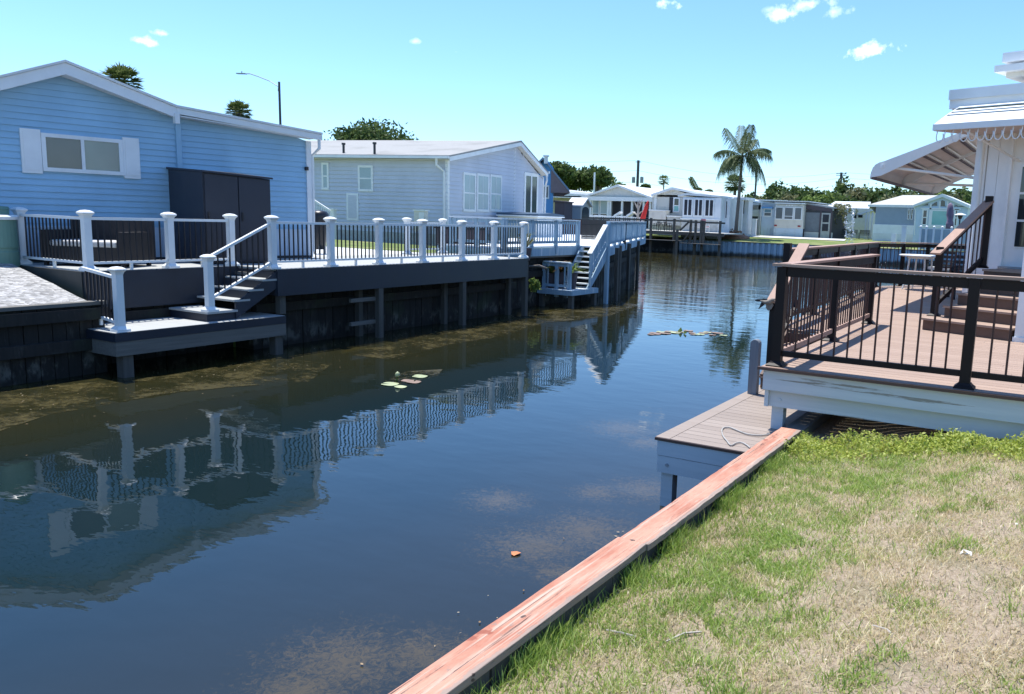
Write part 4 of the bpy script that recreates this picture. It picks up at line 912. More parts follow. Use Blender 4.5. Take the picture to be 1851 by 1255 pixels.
# red-brown deck rail behind the stairs with a black picket fence before it
fb = thing('board_fence', 'red-brown board fence running behind the whitewashed deck stairs', 'fence', (-26, 40, 1.6))
YF = 40.5; f0, f1 = GY(985, 397, YF).x, GY(1166, 401, YF).x; zt_ = GY(1040, 396, YF).z
m = MB()
k = 0; x = f0
f1 = -20.4
while x < f1: m.box(x, x+.13, YF, YF+.03, 1.25, zt_-.04); x += .14
m.build('boards', red_brown, fb); B(f0, f1, YF-.06, YF+.08, zt_-.04, zt_).build('cap_rail', shed_brown, fb)
x = f0
while x < f1: B(x, x+.1, YF+.03, YF+.13, 1.1, zt_-.04).build('post', red_brown, fb); x += 2.2
bf = thing('metal_fence', 'black metal picket fence across the far end of the whitewashed deck', 'fence', (-20, 36, D2))
YM = 31.0; p0 = GY(1052, 420, YM); p1 = GY(1101, 420, YM)
for z in (D2+.1, D2+.62, D2+.92): B(p0.x, p1.x, YM-.02, YM+.01, z, z+.035).build('rail', black_metal, bf)
k = 22
for i in range(k+1): x = p0.x+(p1.x-p0.x)*i/k; B(x-.016, x+.016, YM-.03, YM+.005, D2, D2+.95).build('picket', black_metal, bf)

# ================================================================== FAR SHORE
bulk = bulkhead('blue-white sheet piling bulkhead on the far shore of the basin', [(-29.5, FB), (60, FB)], 1.25, n_per_m=1.25, wales=(), mat=far_sheet, cap=old_wood_y, seed=7)
# the corrugation of the sheet piling
m = MB(); x = -29.5
while x < 20: m.box(x+.14, x+.36, FB-.14, FB-.0, -1.2, 1.18); x += .5
m.build('sheet_rib', far_sheet, bulk)
bulkhead('dark timber bulkhead under the brown deck across the water', [(-80, FB-.1), (-29.6, FB-.1)], 1.1, n_per_m=2.2, wales=(.9,), seed=11)
bdk = thing('brown_deck', 'old brown timber deck with a post and rail fence on the far shore', 'deck', (-36, FB-1, 1.7))
YD = FB-1.6; zd = GY(1255, 420, YD).z; xl_, xr_ = GY(1085, 416, YD).x, GY(1309, 424, YD).x
B(xl_-14, xr_, YD, FB+3, zd-.08, zd).build('deck_floor', beige_wall, bdk); B(xl_-14, xr_, YD-.05, YD, zd-.28, zd-.005).build('fascia', brown_wood_x, bdk)
zl_ = GY(1200, 434, YD-.8).z; B(xl_-6, GY(1228, 436, YD-.8).x, YD-.8, YD-.06, zl_-.05, zl_).build('lower_walkway', old_wood_y, bdk)
B(GY(1228, 436, YD-.8).x, GY(1300, 436, YD-.8).x, YD-.8, YD-.06, zl_-.22, zl_-.17).build('lower_walkway', old_wood_y, bdk)
zrl = GY(1230, 399, YD).z
m = MB(); m.box(xl_-14, GY(1250, 400, YD).x, YD, YD+.12, zrl-.1, zrl+.04); m.box(GY(1250, 400, YD).x, xr_, YD, YD+.12, zrl-.16, zrl-.02); m.build('top_rail', brown_wood_x, bdk)
m = MB(); m.beam((GY(1232, 421, YD).x, YD-.35, GY(1232, 417, YD).z), (GY(1249, 400, YD).x, YD-.35, zrl-.05), .1, .14); m.build('stair_handrail', brown_wood_x, bdk)
m = MB(); m.beam((GY(1238, 440, YD).x, YD-.3, zl_), (GY(1250, 424, YD).x, YD-.3, zd), .3, .08); m.build('stair', brown_wood_x, bdk)
for px, top in ((1177, .14), (1219, .14), (1231, -.75), (1249, .1), (1258, .08), (1268, .08), (1273, .06), (1302, .08)):
    x = GY(px, 410, YD).x; B(x-.1, x+.1, YD-.1 if top > 0 else YD-.8, YD+.02 if top > 0 else YD-.65, .0-1.2 if px in (1231,) else zd-.9, zrl+top).build('post', brown_wood_x, bdk)
for px in (1100, 1133, 1175, 1219, 1255, 1268, 1300):
    x = GY(px, 430, YD).x; B(x-.1, x+.1, YD+.05, YD+.25, -1.2, zd-.28).build('piling', brown_wood_x, bdk)
# table and chairs on the brown deck
Yt = FB-.3
tb = thing('patio_table', 'small round metal patio table on the brown far deck', 'table', (GY(1195, 410, Yt).x, Yt, zd)); c = (GY(1195, 410, Yt).x, Yt, zd)
MB().lathe(c, [(.5, .70), (.5, .73)], 16).build('table_top', black_metal, tb)
for k in range(3): a_ = k*2.1; MB().tube([(c[0]+.35*cos(a_), Yt+.35*sin(a_), zd), (c[0]+.05*cos(a_), Yt+.05*sin(a_), zd+.7)], .025, 5).build('leg', black_metal, tb)
for px, r_, lb in ((1184, 0, 'dark wrought chair left of the round table on the far deck'), (1208, pi, 'dark wrought chair right of the round table on the far deck')):
    slat_chair('patio_chair', lb, GY(px, 412, Yt).x, Yt, zd, r_+pi/2, black_metal, group='chairs at the far deck table')
slat_chair('patio_chair', 'white plastic chair at the right end of the brown far deck', GY(1264, 412, Yt).x, Yt, zd, 0.3, white)
tw = slat_chair('patio_chair', 'white chair with pink cushion by the far deck corner post', GY(1275, 412, Yt).x, Yt, zd, -.3, white, cush=pink_cloth)
B(GY(1271, 395, Yt).x, GY(1279, 395, Yt).x, Yt-.45, Yt-.35, zd+.55, zd+1.15).build('towel', pink_cloth, tw)

def front(t, Y, x0, x1, y0, y1, mat, name='wall', dep=.1, zb=None, out=0):
    a_ = GY(x0, y0, Y); b_ = GY(x1, y1, Y); return B(a_.x, b_.x, Y-out, Y+dep, zb if zb is not None else b_.z, a_.z).build(name, mat, t)
# ---- house with wide white porch gable
YH = 74.0
hA = thing('house', 'white house with a wide porch gable and dark screens on the far shore', 'house', (GY(1118, 380, YH).x, YH, 1.7))
ax, az = GY(1118, 334, YH-1).x, GY(1118, 334, YH-1).z; lx, lz = GY(1058, 355, YH-1).x, GY(1058, 355, YH-1).z; rx = GY(1181, 355, YH-1).x; lz = GY(1120, 356, YH-1).z
B(lx+.3, rx-.3, YH+1.0, YH+13, 1.2, lz).build('wall', white_trim, hA)
m = MB(); m.prism([(lx, YH-1, lz), (rx, YH-1, lz), (ax, YH-1, az-.12)], (0, .08, 0)); m.build('gable', cream, hA)
m = MB(); m.prism([(lx-.4, YH-1.3, lz-.10), (ax, YH-1.3, az), (rx+.4, YH-1.3, lz-.10), (rx+.4, YH-1.3, lz-.28), (ax, YH-1.3, az-.2), (lx-.4, YH-1.3, lz-.28)], (0, 15, 0)); m.build('roof', white, hA)
B(lx-.3, rx+.3, YH-1.25, YH-.95, lz-.42, lz-.02).build('porch_beam', white, hA)
for px in (1068, 1100, 1104, 1125, 1143, 1164, 1176):
    x = GY(px, 370, YH-.9).x; B(x-.1, x+.1, YH-1.0, YH-.8, 1.3, lz-.4).build('post', white, hA)
for x0_, x1_ in ((1107, 1124), (1127, 1142), (1145, 1163), (1166, 1175)):
    f_ = front(hA, YH-.2, x0_, x1_, 360, 393, screen, 'screen', zb=2.0)
for x0_, x1_ in ((1071, 1083), (1085, 1098)):
    a_, b_ = GY(x0_, 361, YH-.25), GY(x1_, 393, YH-.25); window(hA, (a_.x, YH-.22), (1, 0), (0, -1), 0, b_.x-a_.x, 1.9, a_.z, .1, [glass_dark, glass_curtain], bars=(.5,))
B(lx+.4, rx-.4, YH-.18, YH-.05, 1.2, lz-.3).build('porch_wall', white_trim, hA)
front(hA, YH-.5, 1066, 1178, 390, 394, white, 'porch_rail')
# low white wing at the left and its roof
hW = thing('carport', 'long low white roofed carport behind the small grey shed', 'carport', (GY(1030, 370, 78).x, 78, 1.7))
a_, b_ = GY(1002, 352, 76), GY(1064, 356, 76); m = MB(); m.prism([(a_.x-6, 76, GY(1002, 343, 76).z), (b_.x, 76, b_.z+.2), (b_.x, 76, b_.z-.1), (a_.x-6, 76, a_.z-.1)], (0, 10, 0)); m.build('roof', white, hW)
m = MB(); a2, b2_ = GY(1030, 342, 88), GY(1063, 352, 88); m.prism([(a2.x-8, 86, a2.z+.5), (b2_.x+2, 86, b2_.z+.1), (b2_.x+2, 86, b2_.z-.5), (a2.x-8, 86, a2.z-.5)], (0, 6, 0)); m.build('rear_roof', roof_white, hW)
front(hW, 80, 1000, 1066, 355, 400, cream, 'wall', zb=1.3); B(a_.x-5, b_.x, 76, 76.1, a_.z-.3, a_.z-.1).build('fascia', white, hW)
# sun loungers, umbrella, dead tree before the porch
for i, (px, lb) in enumerate(((1118, 'raised white back of the left sun lounger before the porch'), (1141, 'raised white back of the right sun lounger before the porch'))):
    Yl = 71; c = GY(px, 392, Yl); t = thing('sun_lounger', lb, 'sun lounger', (c.x, Yl, 1.7), 'sun loungers before the white porch')
    m = MB(); a_, b_ = GY(px-6, 391, Yl), GY(px+5, 384, Yl); m.beam(a_, b_, .6, .18, up=(0, 0, 1)); m.build('backrest', white, t); m = MB(); m.box(a_.x-1.1, a_.x, Yl-.3, Yl+.3, a_.z-.1, a_.z); m.build('seat', white, t)
    for xx in (a_.x-1.05, a_.x): B(xx, xx+.06, Yl-.3, Yl-.24, 1.6, a_.z-.1).build('leg', white, t)
for px, lb in ((1066, 'white plastic table under the left porch window'), (1085, 'white outdoor sideboard between the porch windows and loungers')):
    Yl = 70.5; c = GY(px, 391, Yl); t = thing('patio_table', lb, 'table', (c.x, Yl, 1.7)); z_ = GY(px, 389, Yl).z
    B(c.x-.5, c.x+.5, Yl-.3, Yl+.3, z_-.16, z_).build('table_top', white, t)
    for xx in (c.x-.45, c.x+.4):
        for yy in (-.28, .22): B(xx, xx+.05, Yl+yy, Yl+yy+.05, 1.6, z_-.16).build('leg', white, t)
# pale balustrade at the back of the far deck
pb = thing('picket_fence', 'low pale picket fence before the white porch', 'fence', (GY(1115, 395, 69.5).x, 69.5, 1.6)); zt_ = GY(1110, 391.5, 69.5).z
B(GY(1056, 391, 69.5).x, GY(1160, 391, 69.5).x, 69.48, 69.54, zt_-.06, zt_).build('top_rail', white, pb)
x = GY(1056, 391, 69.5).x
while x < GY(1160, 391, 69.5).x: B(x, x+.07, 69.5, 69.53, 1.5, zt_-.05).build('picket', skirt_panel, pb); x += .22
um = thing('patio_umbrella', 'closed red patio umbrella leaning beside the white porch', 'umbrella', (GY(1163, 400, 68).x, 68, zd))
a_, b_ = GY(1161, 398, 68), GY(1172, 362, 68); d_ = b_-a_
MB().tube([a_-d_*.15, b_], .03, 6).build('pole', white_metal, um)
MB().tube([a_, a_+d_*.06, a_+d_*.28, a_+d_*.55, a_+d_*.62, a_+d_*.85, b_], [.16, .26, .22, .17, .20, .10, .02], 10).build('canopy', red_cloth, um, smooth=True)
dt = thing('bare_tree', 'pale bare pruned tree in front of the dark porch screens', 'tree', (GY(1152, 400, 69).x, 69, 1.6)); m = MB(); Q = lambda x, y: GY(x, y, 69)
m.tube([Q(1153, 402), Q(1153, 388), Q(1154, 378), Q(1153.5, 372)], [.14, .12, .1, .07], 6)
for s_, mid, e in (((1154, 379), (1149, 370), (1146, 363)), ((1154, 378), (1158, 370), (1161, 361)), ((1153, 388), (1159, 383), (1164, 380)), ((1153, 390), (1148, 386), (1143, 384)), ((1153, 374), (1153.5, 367), (1153, 362)), ((1158, 370), (1156, 366), (1156, 362))):
    m.tube([Q(*s_), Q(*mid), Q(*e)], [.08, .06, .03], 5)
m.build('trunk', pale_bark, dt)

# ---- beige house with sun room
YG = 72.0
hB = thing('house', 'beige house with a dark-windowed sun room behind the brown deck', 'house', (GY(1215, 380, YG).x, YG, 1.7))
G = lambda x, y, Y=YG: GY(x, y, Y)
B(G(1179, 360).x, G(1236, 360).x, YG, YG+14, 1.2, G(1236, 357).z).build('wall', beige_wall, hB)
m = MB(); m.prism([(G(1181, 352).x, YG-.02, G(1181, 352).z), (G(1252, 352).x, YG-.02, G(1181, 352).z), (G(1215, 341).x, YG-.02, G(1215, 342).z)], (0, .1, 0)); m.build('gable', beige_wall, hB)
m = MB(); A_, B_, C_ = G(1177, 351, YG-.4), G(1215, 338.5, YG-.4), G(1310, 357, YG-.4)
m.prism([A_, B_, (C_.x, C_.y, C_.z), (C_.x, C_.y, C_.z-.16), (B_.x, B_.y, B_.z-.22), (A_.x, A_.y, A_.z-.22)], (0, 14.5, 0)); m.build('roof', white, hB)
YS_ = YG-2.6; S = lambda x, y: GY(x, y, YS_)
m = MB(); m.prism([S(1225, 353), S(1242, 349), S(1304, 354), S(1304, 357.5), S(1242, 353), S(1225, 355.5)], (0, 3, 0)); m.build('sunroom_roof', white, hB)
B(S(1233, 395).x, S(1304, 358).x, YS_+.04, YG, 1.2, S(1260, 357).z).build('sunroom_wall', white_trim, hB)
a_ = S(1232, 396); b_ = S(1297, 420); 
B(a_.x, b_.x, YS_, YS_+.05, 1.2, S(1260, 397.5).z).build('stone_skirt', stone_wall, hB)
B(a_.x-.1, b_.x+.1, YS_-.06, YS_+.02, S(1260, 397.5).z, S(1260, 395).z).build('sill', white, hB)
for x0_, x1_ in ((1235, 1252.5), (1254.5, 1271.5), (1273.5, 1291.5)):
    window(hB, (S(x0_, 370).x, YS_+.02), (1, 0), (0, -1), 0, S(x1_, 370).x-S(x0_, 370).x, S(1260, 392).z, S(1260, 359).z, .12, screen, mull=(.5,))
for x0_, x1_ in ((1295, 1299), (1304, 1309)):
    window(hB, (S(x0_, 370).x, YS_+1.0), (1, 0), (0, -1), 0, S(x1_, 370).x-S(x0_, 370).x, S(1260, 394).z, S(1260, 361).z, .08, screen)
B(S(1292, 395).x, S(1311, 395).x, YS_+1.0, YG+1, 1.2, S(1300, 358).z).build('side_wall', white_trim, hB)
window(hB, (G(1217, 370).x, YG), (1, 0), (0, -1), 0, G(1229, 370).x-G(1217, 370).x, G(1222, 384).z, G(1222, 357).z, .12, [glass_teal, glass_dark], bars=(.45,))
front(hB, YG, 1210.5, 1216, 357, 385, screen, 'shutter', out=.05)
front(hB, YG, 1183, 1185.5, 353, 400, white, 'corner_trim', out=.05)
sb = shed('storage_box', 'beige resin storage box against the beige house wall', 1174, 1203, 381, 400, 70.5, .8, cream, white)
sb2 = shed('garden_bench', 'low pale storage bench right of the beige storage box', 1206, 1230, 392, 402, 70.5, .6, stone_wall, white)
# right part: pergola front of the next white house
hC = thing('house', 'white house with a columned porch behind the tall palm', 'house', (G(1325, 380).x, YG+3, 1.7)); YC = 75; Cc = lambda x, y: GY(x, y, YC)
B(Cc(1300, 395).x, Cc(1350, 395).x, YC+.3, YC+1.5, 1.2, Cc(1325, 360).z).build('wall', white_trim, hC)
B(Cc(1306, 395).x, Cc(1353, 395).x, YC-1, YC+1.6, Cc(1325, 362).z, Cc(1325, 357).z).build('roof', white, hC)
for x0_, x1_ in ((1314, 1318.5), (1320, 1323), (1325, 1328.5), (1335, 1338.5), (1340, 1344)):
    front(hC, YC+.2, x0_, x1_, 364, 386, screen, 'window', zb=Cc(1325, 386).z)
for px in (1312, 1319.5, 1329.5, 1339.3, 1346): x = Cc(px, 370).x; B(x-.12, x+.12, YC-.9, YC-.65, 1.3, Cc(1325, 360).z).build('post', white, hC)
front(hC, YC, 1308, 1349, 387, 420, white_trim, 'skirt_wall', zb=1.2)
tk2 = thing('propane_tank', 'pale upright propane tank beside the white porch', 'tank', (Cc(1319, 400).x, YC-1.8, 1.6))
MB().lathe((GY(1319, 400, YC-1.8).x, YC-1.8, 1.6), [(.5, 0), (.5, 1.9), (.42, 2.1), (.2, 2.2), (.1, 2.2)], 16).build('tank_body', white_metal, tk2, smooth=True)
MB().lathe((GY(1319, 400, YC-1.8).x, YC-1.8, 3.8), [(.12, 0), (.12, .25), (.05, .3)], 10).build('valve', white, tk2)
# planting bed at the palm foot
mb_ = thing('flower_bed', 'rust coloured planting mound at the foot of the tall palm', 'flower bed', (GY(1330, 415, 71).x, 71, 1.5)); rng = np.random.default_rng(5); c = GY(1329, 416, 71)
m = MB(); m.lathe((c.x, 71, 1.3), [(1.4, 0), (1.3, .3), (.8, .5), (.1, .55)], 14); m.build('mulch', orange_flower, mb_, smooth=True)
add_leaves('foliage', crown_pts(rng, (c.x, 71, 1.75), (1.4, .7, .5), 12, 420), .12, leaves('rust_plants', ((.2, (.12, .06, .04)), (.5, (.30, .15, .09)), (.9, (.40, .28, .18)))), mb_, rng)

# ---- carport with a dark opening, and white pillar
hD = thing('carport', 'white carport with a dark car-sized opening left of the trailer', 'carport', (GY(1362, 390, 86).x, 86, 1.7)); YE = 88; E_ = lambda x, y: GY(x, y, YE)
B(E_(1343, 395).x, E_(1378, 395).x, YE, YE+.2, E_(1360, 391).z, E_(1360, 367).z).build('wall', white_trim, hD)
m = MB(); m.prism([GY(1342, 362, 82), GY(1378, 361, 82), GY(1378, 363, 82), GY(1342, 364, 82)], (0, 9, .25)); m.build('roof', white, hD)
m = MB(); m.prism([GY(1350, 371, 82), GY(1376, 371, 82), GY(1374, 379, 82), GY(1352, 380, 82)], (0, .1, 0)); m.build('arched_panel', beige_wall, hD)
for px in (1350, 1373): x = GY(px, 380, 82).x; B(x-.12, x+.12, 82, 82.25, 1.4, GY(px, 365, 82).z).build('post', white, hD)
B(E_(1350, 395).x, E_(1375, 395).x, YE+1.5, YE+1.7, 1.2, E_(1360, 390).z).build('back_wall', screen, hD)  # near-black colour stands in for the shade inside the opening
pl_ = thing('gate_pillar', 'square white pillar standing left of the trailer', 'pillar', (GY(1362, 420, 75).x, 75, 1.6)); x0_, x1_ = GY(1359.5, 400, 75).x, GY(1366.5, 400, 75).x
B(x0_, x1_, 75, 75.36, 1.3, GY(1362, 397, 75).z).build('shaft', white, pl_); B(x0_-.05, x1_+.05, 74.95, 75.41, GY(1362, 397, 75).z, GY(1362, 395.5, 75).z).build('pillar_cap', white, pl_)

# ---- trailer
YT = 77.5; T = lambda x, y, Y=YT: GY(x, y, Y); zgT = zf(YT)
tr_ = thing('park_trailer', 'white park trailer with three end windows and red tail lights', 'trailer', (T(1412, 395).x, YT, zgT))
xA, xB_, xC = T(1373, 400).x, T(1400, 400).x, T(1452, 400).x
B(xA, xB_, YT+.5, YT+9, zgT-.4, T(1385, 366).z).build('entry_wall', skirt_panel, tr_)
B(xB_, xC, YT, YT+9, T(1420, 413).z, T(1420, 370).z).build('body', cream, tr_)
B(xB_-.02, xC+.02, YT-.04, YT+.05, zgT-.3, T(1420, 413).z).build('skirting', skirt_panel, tr_)
B(xB_-.05, xC+.06, YT-.12, YT+.5, T(1420, 369).z, T(1420, 366.5).z).build('end_cap', white, tr_)
B(xA-.15, T(1459, 395).x, YT-.05, YT+9.3, T(1420, 364.5).z, T(1420, 362.8).z).build('roof', roof_white, tr_)
for i, (x0_, x1_) in enumerate(((1401.5, 1416.5), (1417.5, 1435), (1436, 1450.5))):
    window(tr_, (T(x0_, 380).x, YT), (1, 0), (0, -1), 0, T(x1_, 380).x-T(x0_, 380).x, T(1420, 397.5).z, T(1420, 374).z, .09, glass_grey, bars=(.28,) if i == 1 else ())
for x0_ in (1400.3, 1443): B(T(x0_, 395).x, T(x0_+5, 395).x, YT-.04, YT, T(1410, 409.2).z, T(1410, 406.6).z).build('tail_light', tail_red, tr_)
a_, b_ = T(1381, 377, YT+.5), T(1395, 392, YT+.5); window(tr_, (a_.x, YT+.5), (1, 0), (0, -1), 0, b_.x-a_.x, b_.z, a_.z, .09, [glass_grey, glass_blue], bars=(.5,))
B(a_.x-.12, b_.x+.12, YT+.1, YT+.5, a_.z, a_.z+.12).build('window_awning', bright, tr_)
for k in range(4): c = T(1404+k*1.0 + (0 if k == 0 else 13+4*k), 371.5, YT); B(c.x-.06, c.x+.06, YT-.03, YT, c.z-.05, c.z+.05).build('marker_light', white, tr_)
m = MB(); k = xA
while k < xC-.1: m.box(k, k+.012, YT-.055 if k > xB_ else YT+.47, YT-.02 if k > xB_ else YT+.5, zgT-.2, T(1420, 413.5).z if k > xB_ else T(1385, 412).z); k += .33 if k < xB_ else .95
m.build('skirt_groove', stone_wall, tr_)
YR = YT+.6
sr = thing('screen_room', 'grey screened porch room with a dark flat roof beside the trailer', 'porch', (T(1478, 395).x, YR, zgT)); R_ = lambda x, y: GY(x, y, YR)
x0_, x1_ = R_(1453, 395).x, R_(1504, 395).x
m = MB(); m.prism([R_(1453, 366), R_(1510, 375), R_(1510, 377.5), R_(1453, 369)], (0, 6, 0)); m.build('roof', lampmetal, sr)
m = MB(); m.prism([R_(1453, 369), R_(1505, 377), R_(1504, 383), R_(1453, 378)], (0, .1, 0)); m.build('wall', shed_brown, sr)
front(sr, YR, 1455, 1483, 384, 420, paint('grey_screen', (.17, .19, .21), .7), 'screen', zb=R_(1470, 419).z); 
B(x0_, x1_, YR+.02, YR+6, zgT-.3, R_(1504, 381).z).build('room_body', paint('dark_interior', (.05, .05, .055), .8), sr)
front(sr, YR, 1453, 1504, 419, 429, beige_wall, 'base_wall', zb=zgT-.3, out=.02)
m = MB()
for px in (1454, 1483.5, 1503): x = R_(px, 395).x; m.box(x-.08, x+.08, YR-.08, YR, zgT-.2, R_(px, 382).z)
m.build('frame', shed_brown, sr)
m = MB(); a_, b_ = R_(1485, 385), R_(1501, 427); m.box(a_.x, b_.x, YR-.06, YR-.02, zgT, a_.z); d_ = m.build('door', stone_wall, sr)
for y0_, y1_ in ((388, 402), (405, 418)): B(R_(1487.5, 395).x, R_(1498.5, 395).x, YR-.08, YR-.05, R_(1492, y1_).z, R_(1492, y0_).z).build('door_screen', screen, d_)
c_ = kind(MB().prism([(T(1358, 395, 74).x, 73.8, zf(73.8)+.03), (T(1520, 395, 74).x+.5, 73.8, zf(73.8)+.03), (T(1520, 395, 76).x+.5, 76.6, zf(76.6)+.03), (T(1360, 395, 76).x, 76.6, zf(76.6)+.03)], (0, 0, .02)).build('trailer_patio', concrete), 'structure')
kind(MB().prism([(T(1298, 395, 74.5).x, 73.6, zf(73.6)+.025), (T(1357, 395, 74.5).x, 73.6, zf(73.6)+.025), (T(1357, 395, 74.5).x, 75, zf(75)+.03), (T(1298, 395, 74.5).x, 75, zf(75)+.03)], (0, 0, .02)).build('far_path', concrete), 'structure')
# ---- white buildings behind
YW = 92; Wp = lambda x, y, Y=YW: GY(x, y, Y)
hE = thing('house', 'long cream house with a bright white roof between the trailer and the blue-grey house', 'house', (Wp(1535, 395).x, YW, 1.7))
B(Wp(1490, 395).x, Wp(1571, 395).x, YW, YW+8, 1.3, Wp(1530, 376).z).build('wall', cream, hE)
m = MB(); m.prism([Wp(1491, 375), Wp(1570, 377), (Wp(1558, 368).x, YW+4, Wp(1558, 366).z), (Wp(1496, 366).x, YW+4, Wp(1496, 365).z)], (0, .1, .02)); m.poly([Wp(1491, 375.5), Wp(1571, 377.5), (Wp(1560, 368).x, YW+4, Wp(1558, 367).z+.25), (Wp(1494, 366).x, YW+4, Wp(1496, 366).z+.25)], [(0, 1, 2, 3)]); m.build('roof', white, hE)
for q_0, q_1, yy0, yy1 in ((1544, 1548, 388, 395), (1551, 1559, 388.5, 393.5)): B(Wp(q_0, 395).x, Wp(q_1, 395).x, YW-.05, YW, Wp(1550, yy1).z, Wp(1550, yy0).z).build('window', glass_dark, hE)
cp_ = thing('patio_cover', 'white flat patio cover on posts left of the blue-grey house', 'pergola', (Wp(1555, 395, 84).x, 84, 1.7))
m = MB(); m.prism([GY(1527, 385, 84), GY(1556, 385, 84), GY(1576, 379, 84), GY(1576, 381.5, 84), GY(1556, 388, 84), GY(1527, 387.5, 84)], (0, 5, .1)); m.build('roof', white, cp_)
for px in (1528, 1565, 1570, 1576): x = GY(px, 400, 84).x; B(x-.07, x+.07, 84, 84.14, 1.4, GY(px, 384, 84).z).build('post', white, cp_)
for i, (px, lb, mt_) in enumerate(((1532, 'blue grey wicker armchair left of the fountain spray', cabinet), (1541, 'blue grey wicker armchair second behind the fountain spray', cabinet), (1562, 'black patio armchair under the white patio cover', black_metal))):
    slat_chair('garden_armchair', lb, GY(px, 420, 83).x, 83, zf(90), .2*i, mt_, w_=.95, group='armchairs under the patio cover')
# weeping tree beside the screen room
wt = thing('weeping_tree', 'sparse weeping tree with pale yellow-grey leaves right of the screen room', 'tree', (GY(1506, 395, 80).x, 80, 1.6)); rng = np.random.default_rng(12); Q = lambda x, y: GY(x, y, 80)
MB().tube([Q(1506, 432), Q(1506, 400), Q(1510, 378), Q(1521, 368)], [.2, .16, .1, .05], 7).build('trunk', bark, wt)
pts = []
for k in range(26):
    x0_ = 1508+rng.uniform(0, 52)*rng.uniform(.3, 1); y0_ = 371+abs(x0_-1515)*.12+rng.uniform(-4, 4); Ln = rng.uniform(8, 40)*(1 if x0_ < 1530 else .35)
    for j in range(24): p = GY(x0_+rng.normal()*1.2, y0_+Ln*j/24, 80+rng.uniform(-1.5, 1.5)); pts.append((p.x, p.y, p.z))
add_leaves('foliage', np.array(pts), .11, olive_leaf, wt, rng)
# ---- blue-grey house, right
YQ = 78.0; q = lambda x, y, Y=YQ: GY(x, y, Y)
hF = thing('house', 'blue-grey house with a white-trimmed window wall in its gable behind the dark stair rail', 'house', (q(1665, 395).x, YQ, 1.7)); bg_s = paint('bluegrey_siding', (.27, .33, .42), .6, .06, 1.5, .1)
fr = 1.2
B(q(1582, 395).x, q(1658, 395).x, YQ, YQ+8, 1.2, q(1620, 371).z).build('side_wall', bg_s, hF)
B(q(1580, 395).x, q(1657, 395).x, YQ-.05, YQ, q(1600, 422).z, q(1600, 406).z).build('lower_siding', white_trim, hF)
B(q(1580, 395).x, q(1657, 395).x, YQ-.07, YQ, 1.2, q(1600, 422).z).build('skirting', roof_white, hF)
YQ2 = YQ-fr; q2 = lambda x, y: GY(x, y, YQ2)
B(q2(1653, 395).x, q2(1748, 395).x, YQ2, YQ+8, 1.2, q2(1700, 372).z).build('gable_front', skirt_panel, hF)
m = MB(); m.prism([q2(1655, 373), q2(1748, 374), q2(1748, 371), q2(1704, 352), q2(1655, 370)], (0, .1, 0)); m.build('gable', skirt_panel, hF)
m = MB(); o3 = V(0, -.25, 0); m.prism([q2(1651, 371)+o3, q2(1704, 350.5)+o3, q2(1704, 356.5)+o3, q2(1651, 375)+o3], (0, 9, 0)); m.prism([q2(1704, 350.5)+o3, q2(1752, 371)+o3, q2(1752, 377)+o3, q2(1704, 356.5)+o3], (0, 9, 0)); m.build('gable_roof', white, hF)
m = MB(); c_1, c_2, c_3, c_4 = q(1570, 370), q(1655, 371), q(1690, 352), q(1632, 352)
m.poly([c_1, c_2, (q(1700, 352).x, YQ+4.0, GY(1690, 353, YQ+4).z), (GY(1632, 353, YQ+4).x, YQ+4.0, GY(1632, 353, YQ+4).z), c_1-V(0, 0, .1), c_2-V(0, 0, .1), (q(1700, 352).x, YQ+4.0, 2), (GY(1632, 353, YQ+4).x, YQ+4.0, 2)], [(0, 1, 2, 3), (4, 5, 1, 0), (5, 6, 2, 1), (7, 4, 0, 3)]); m.build('roof', paint('pale_grey_roof', (.42, .42, .38), .8, .1, 1, .2), hF)
B(c_1.x, c_2.x, YQ-.35, YQ-.25, c_1.z-.2, c_1.z).build('gutter', white, hF)
for x0_, x1_ in ((1640, 1644), (1645.5, 1650)): window(hF, (q(x0_, 395).x, YQ), (1, 0), (0, -1), 0, q(x1_, 395).x-q(x0_, 395).x, q(1645, 397).z, q(1645, 378).z, .05, glass_dark, bars=(.5,))
def w2(x0_, x1_, y0_, y1_, gl, **k_): window(hF, (q2(x0_, 395).x, YQ2), (1, 0), (0, -1), 0, q2(x1_, 395).x-q2(x0_, 395).x, q2(x0_, y1_).z, q2(x0_, y0_).z, .12, gl, frame=white, **k_)
w2(1666, 1677, 378, 408, glass_dark, bars=(.5,)); w2(1682, 1717, 379, 409, glass_teal); w2(1724, 1732, 378, 410, glass_dark, bars=(.5,)); w2(1743, 1747, 393, 410, glass_curtain)
for pl in (((1669, 371.5), (1678, 371.5), (1678, 367.5)), ((1685, 372), (1694, 372), (1694, 365), (1691, 366), (1685, 370)), ((1699.5, 373), (1708, 373), (1708, 364), (1704, 362), (1699.5, 364)), ((1713, 372), (1720, 372), (1720, 369), (1713, 366)), ((1726, 373.5), (1731, 373.5), (1731, 371.5), (1727, 370))):
    m = MB(); m.prism([q2(*p) for p in pl], (0, -.03, 0)); m.build('gable_window', glass_dark, hF)
m = MB()
for x0_, x1_, y0_, y1_ in ((1663, 1735, 375.5, 378), (1662, 1735, 408.5, 411), (1679, 1682, 368, 409), (1717, 1722, 368, 409), (1695, 1698, 364, 376), (1709, 1712, 364, 376)): m.box(q2(x0_, 395).x, q2(x1_, 395).x, YQ2-.05, YQ2-.002, q2(x0_, y1_).z, q2(x0_, y0_).z)
m.build('window_trim', white, hF)
m = MB(); m.tube([q2(1652, 373), q2(1654.5, 380), q2(1653, 425)], .06, 6); m.build('downspout', white, hF)
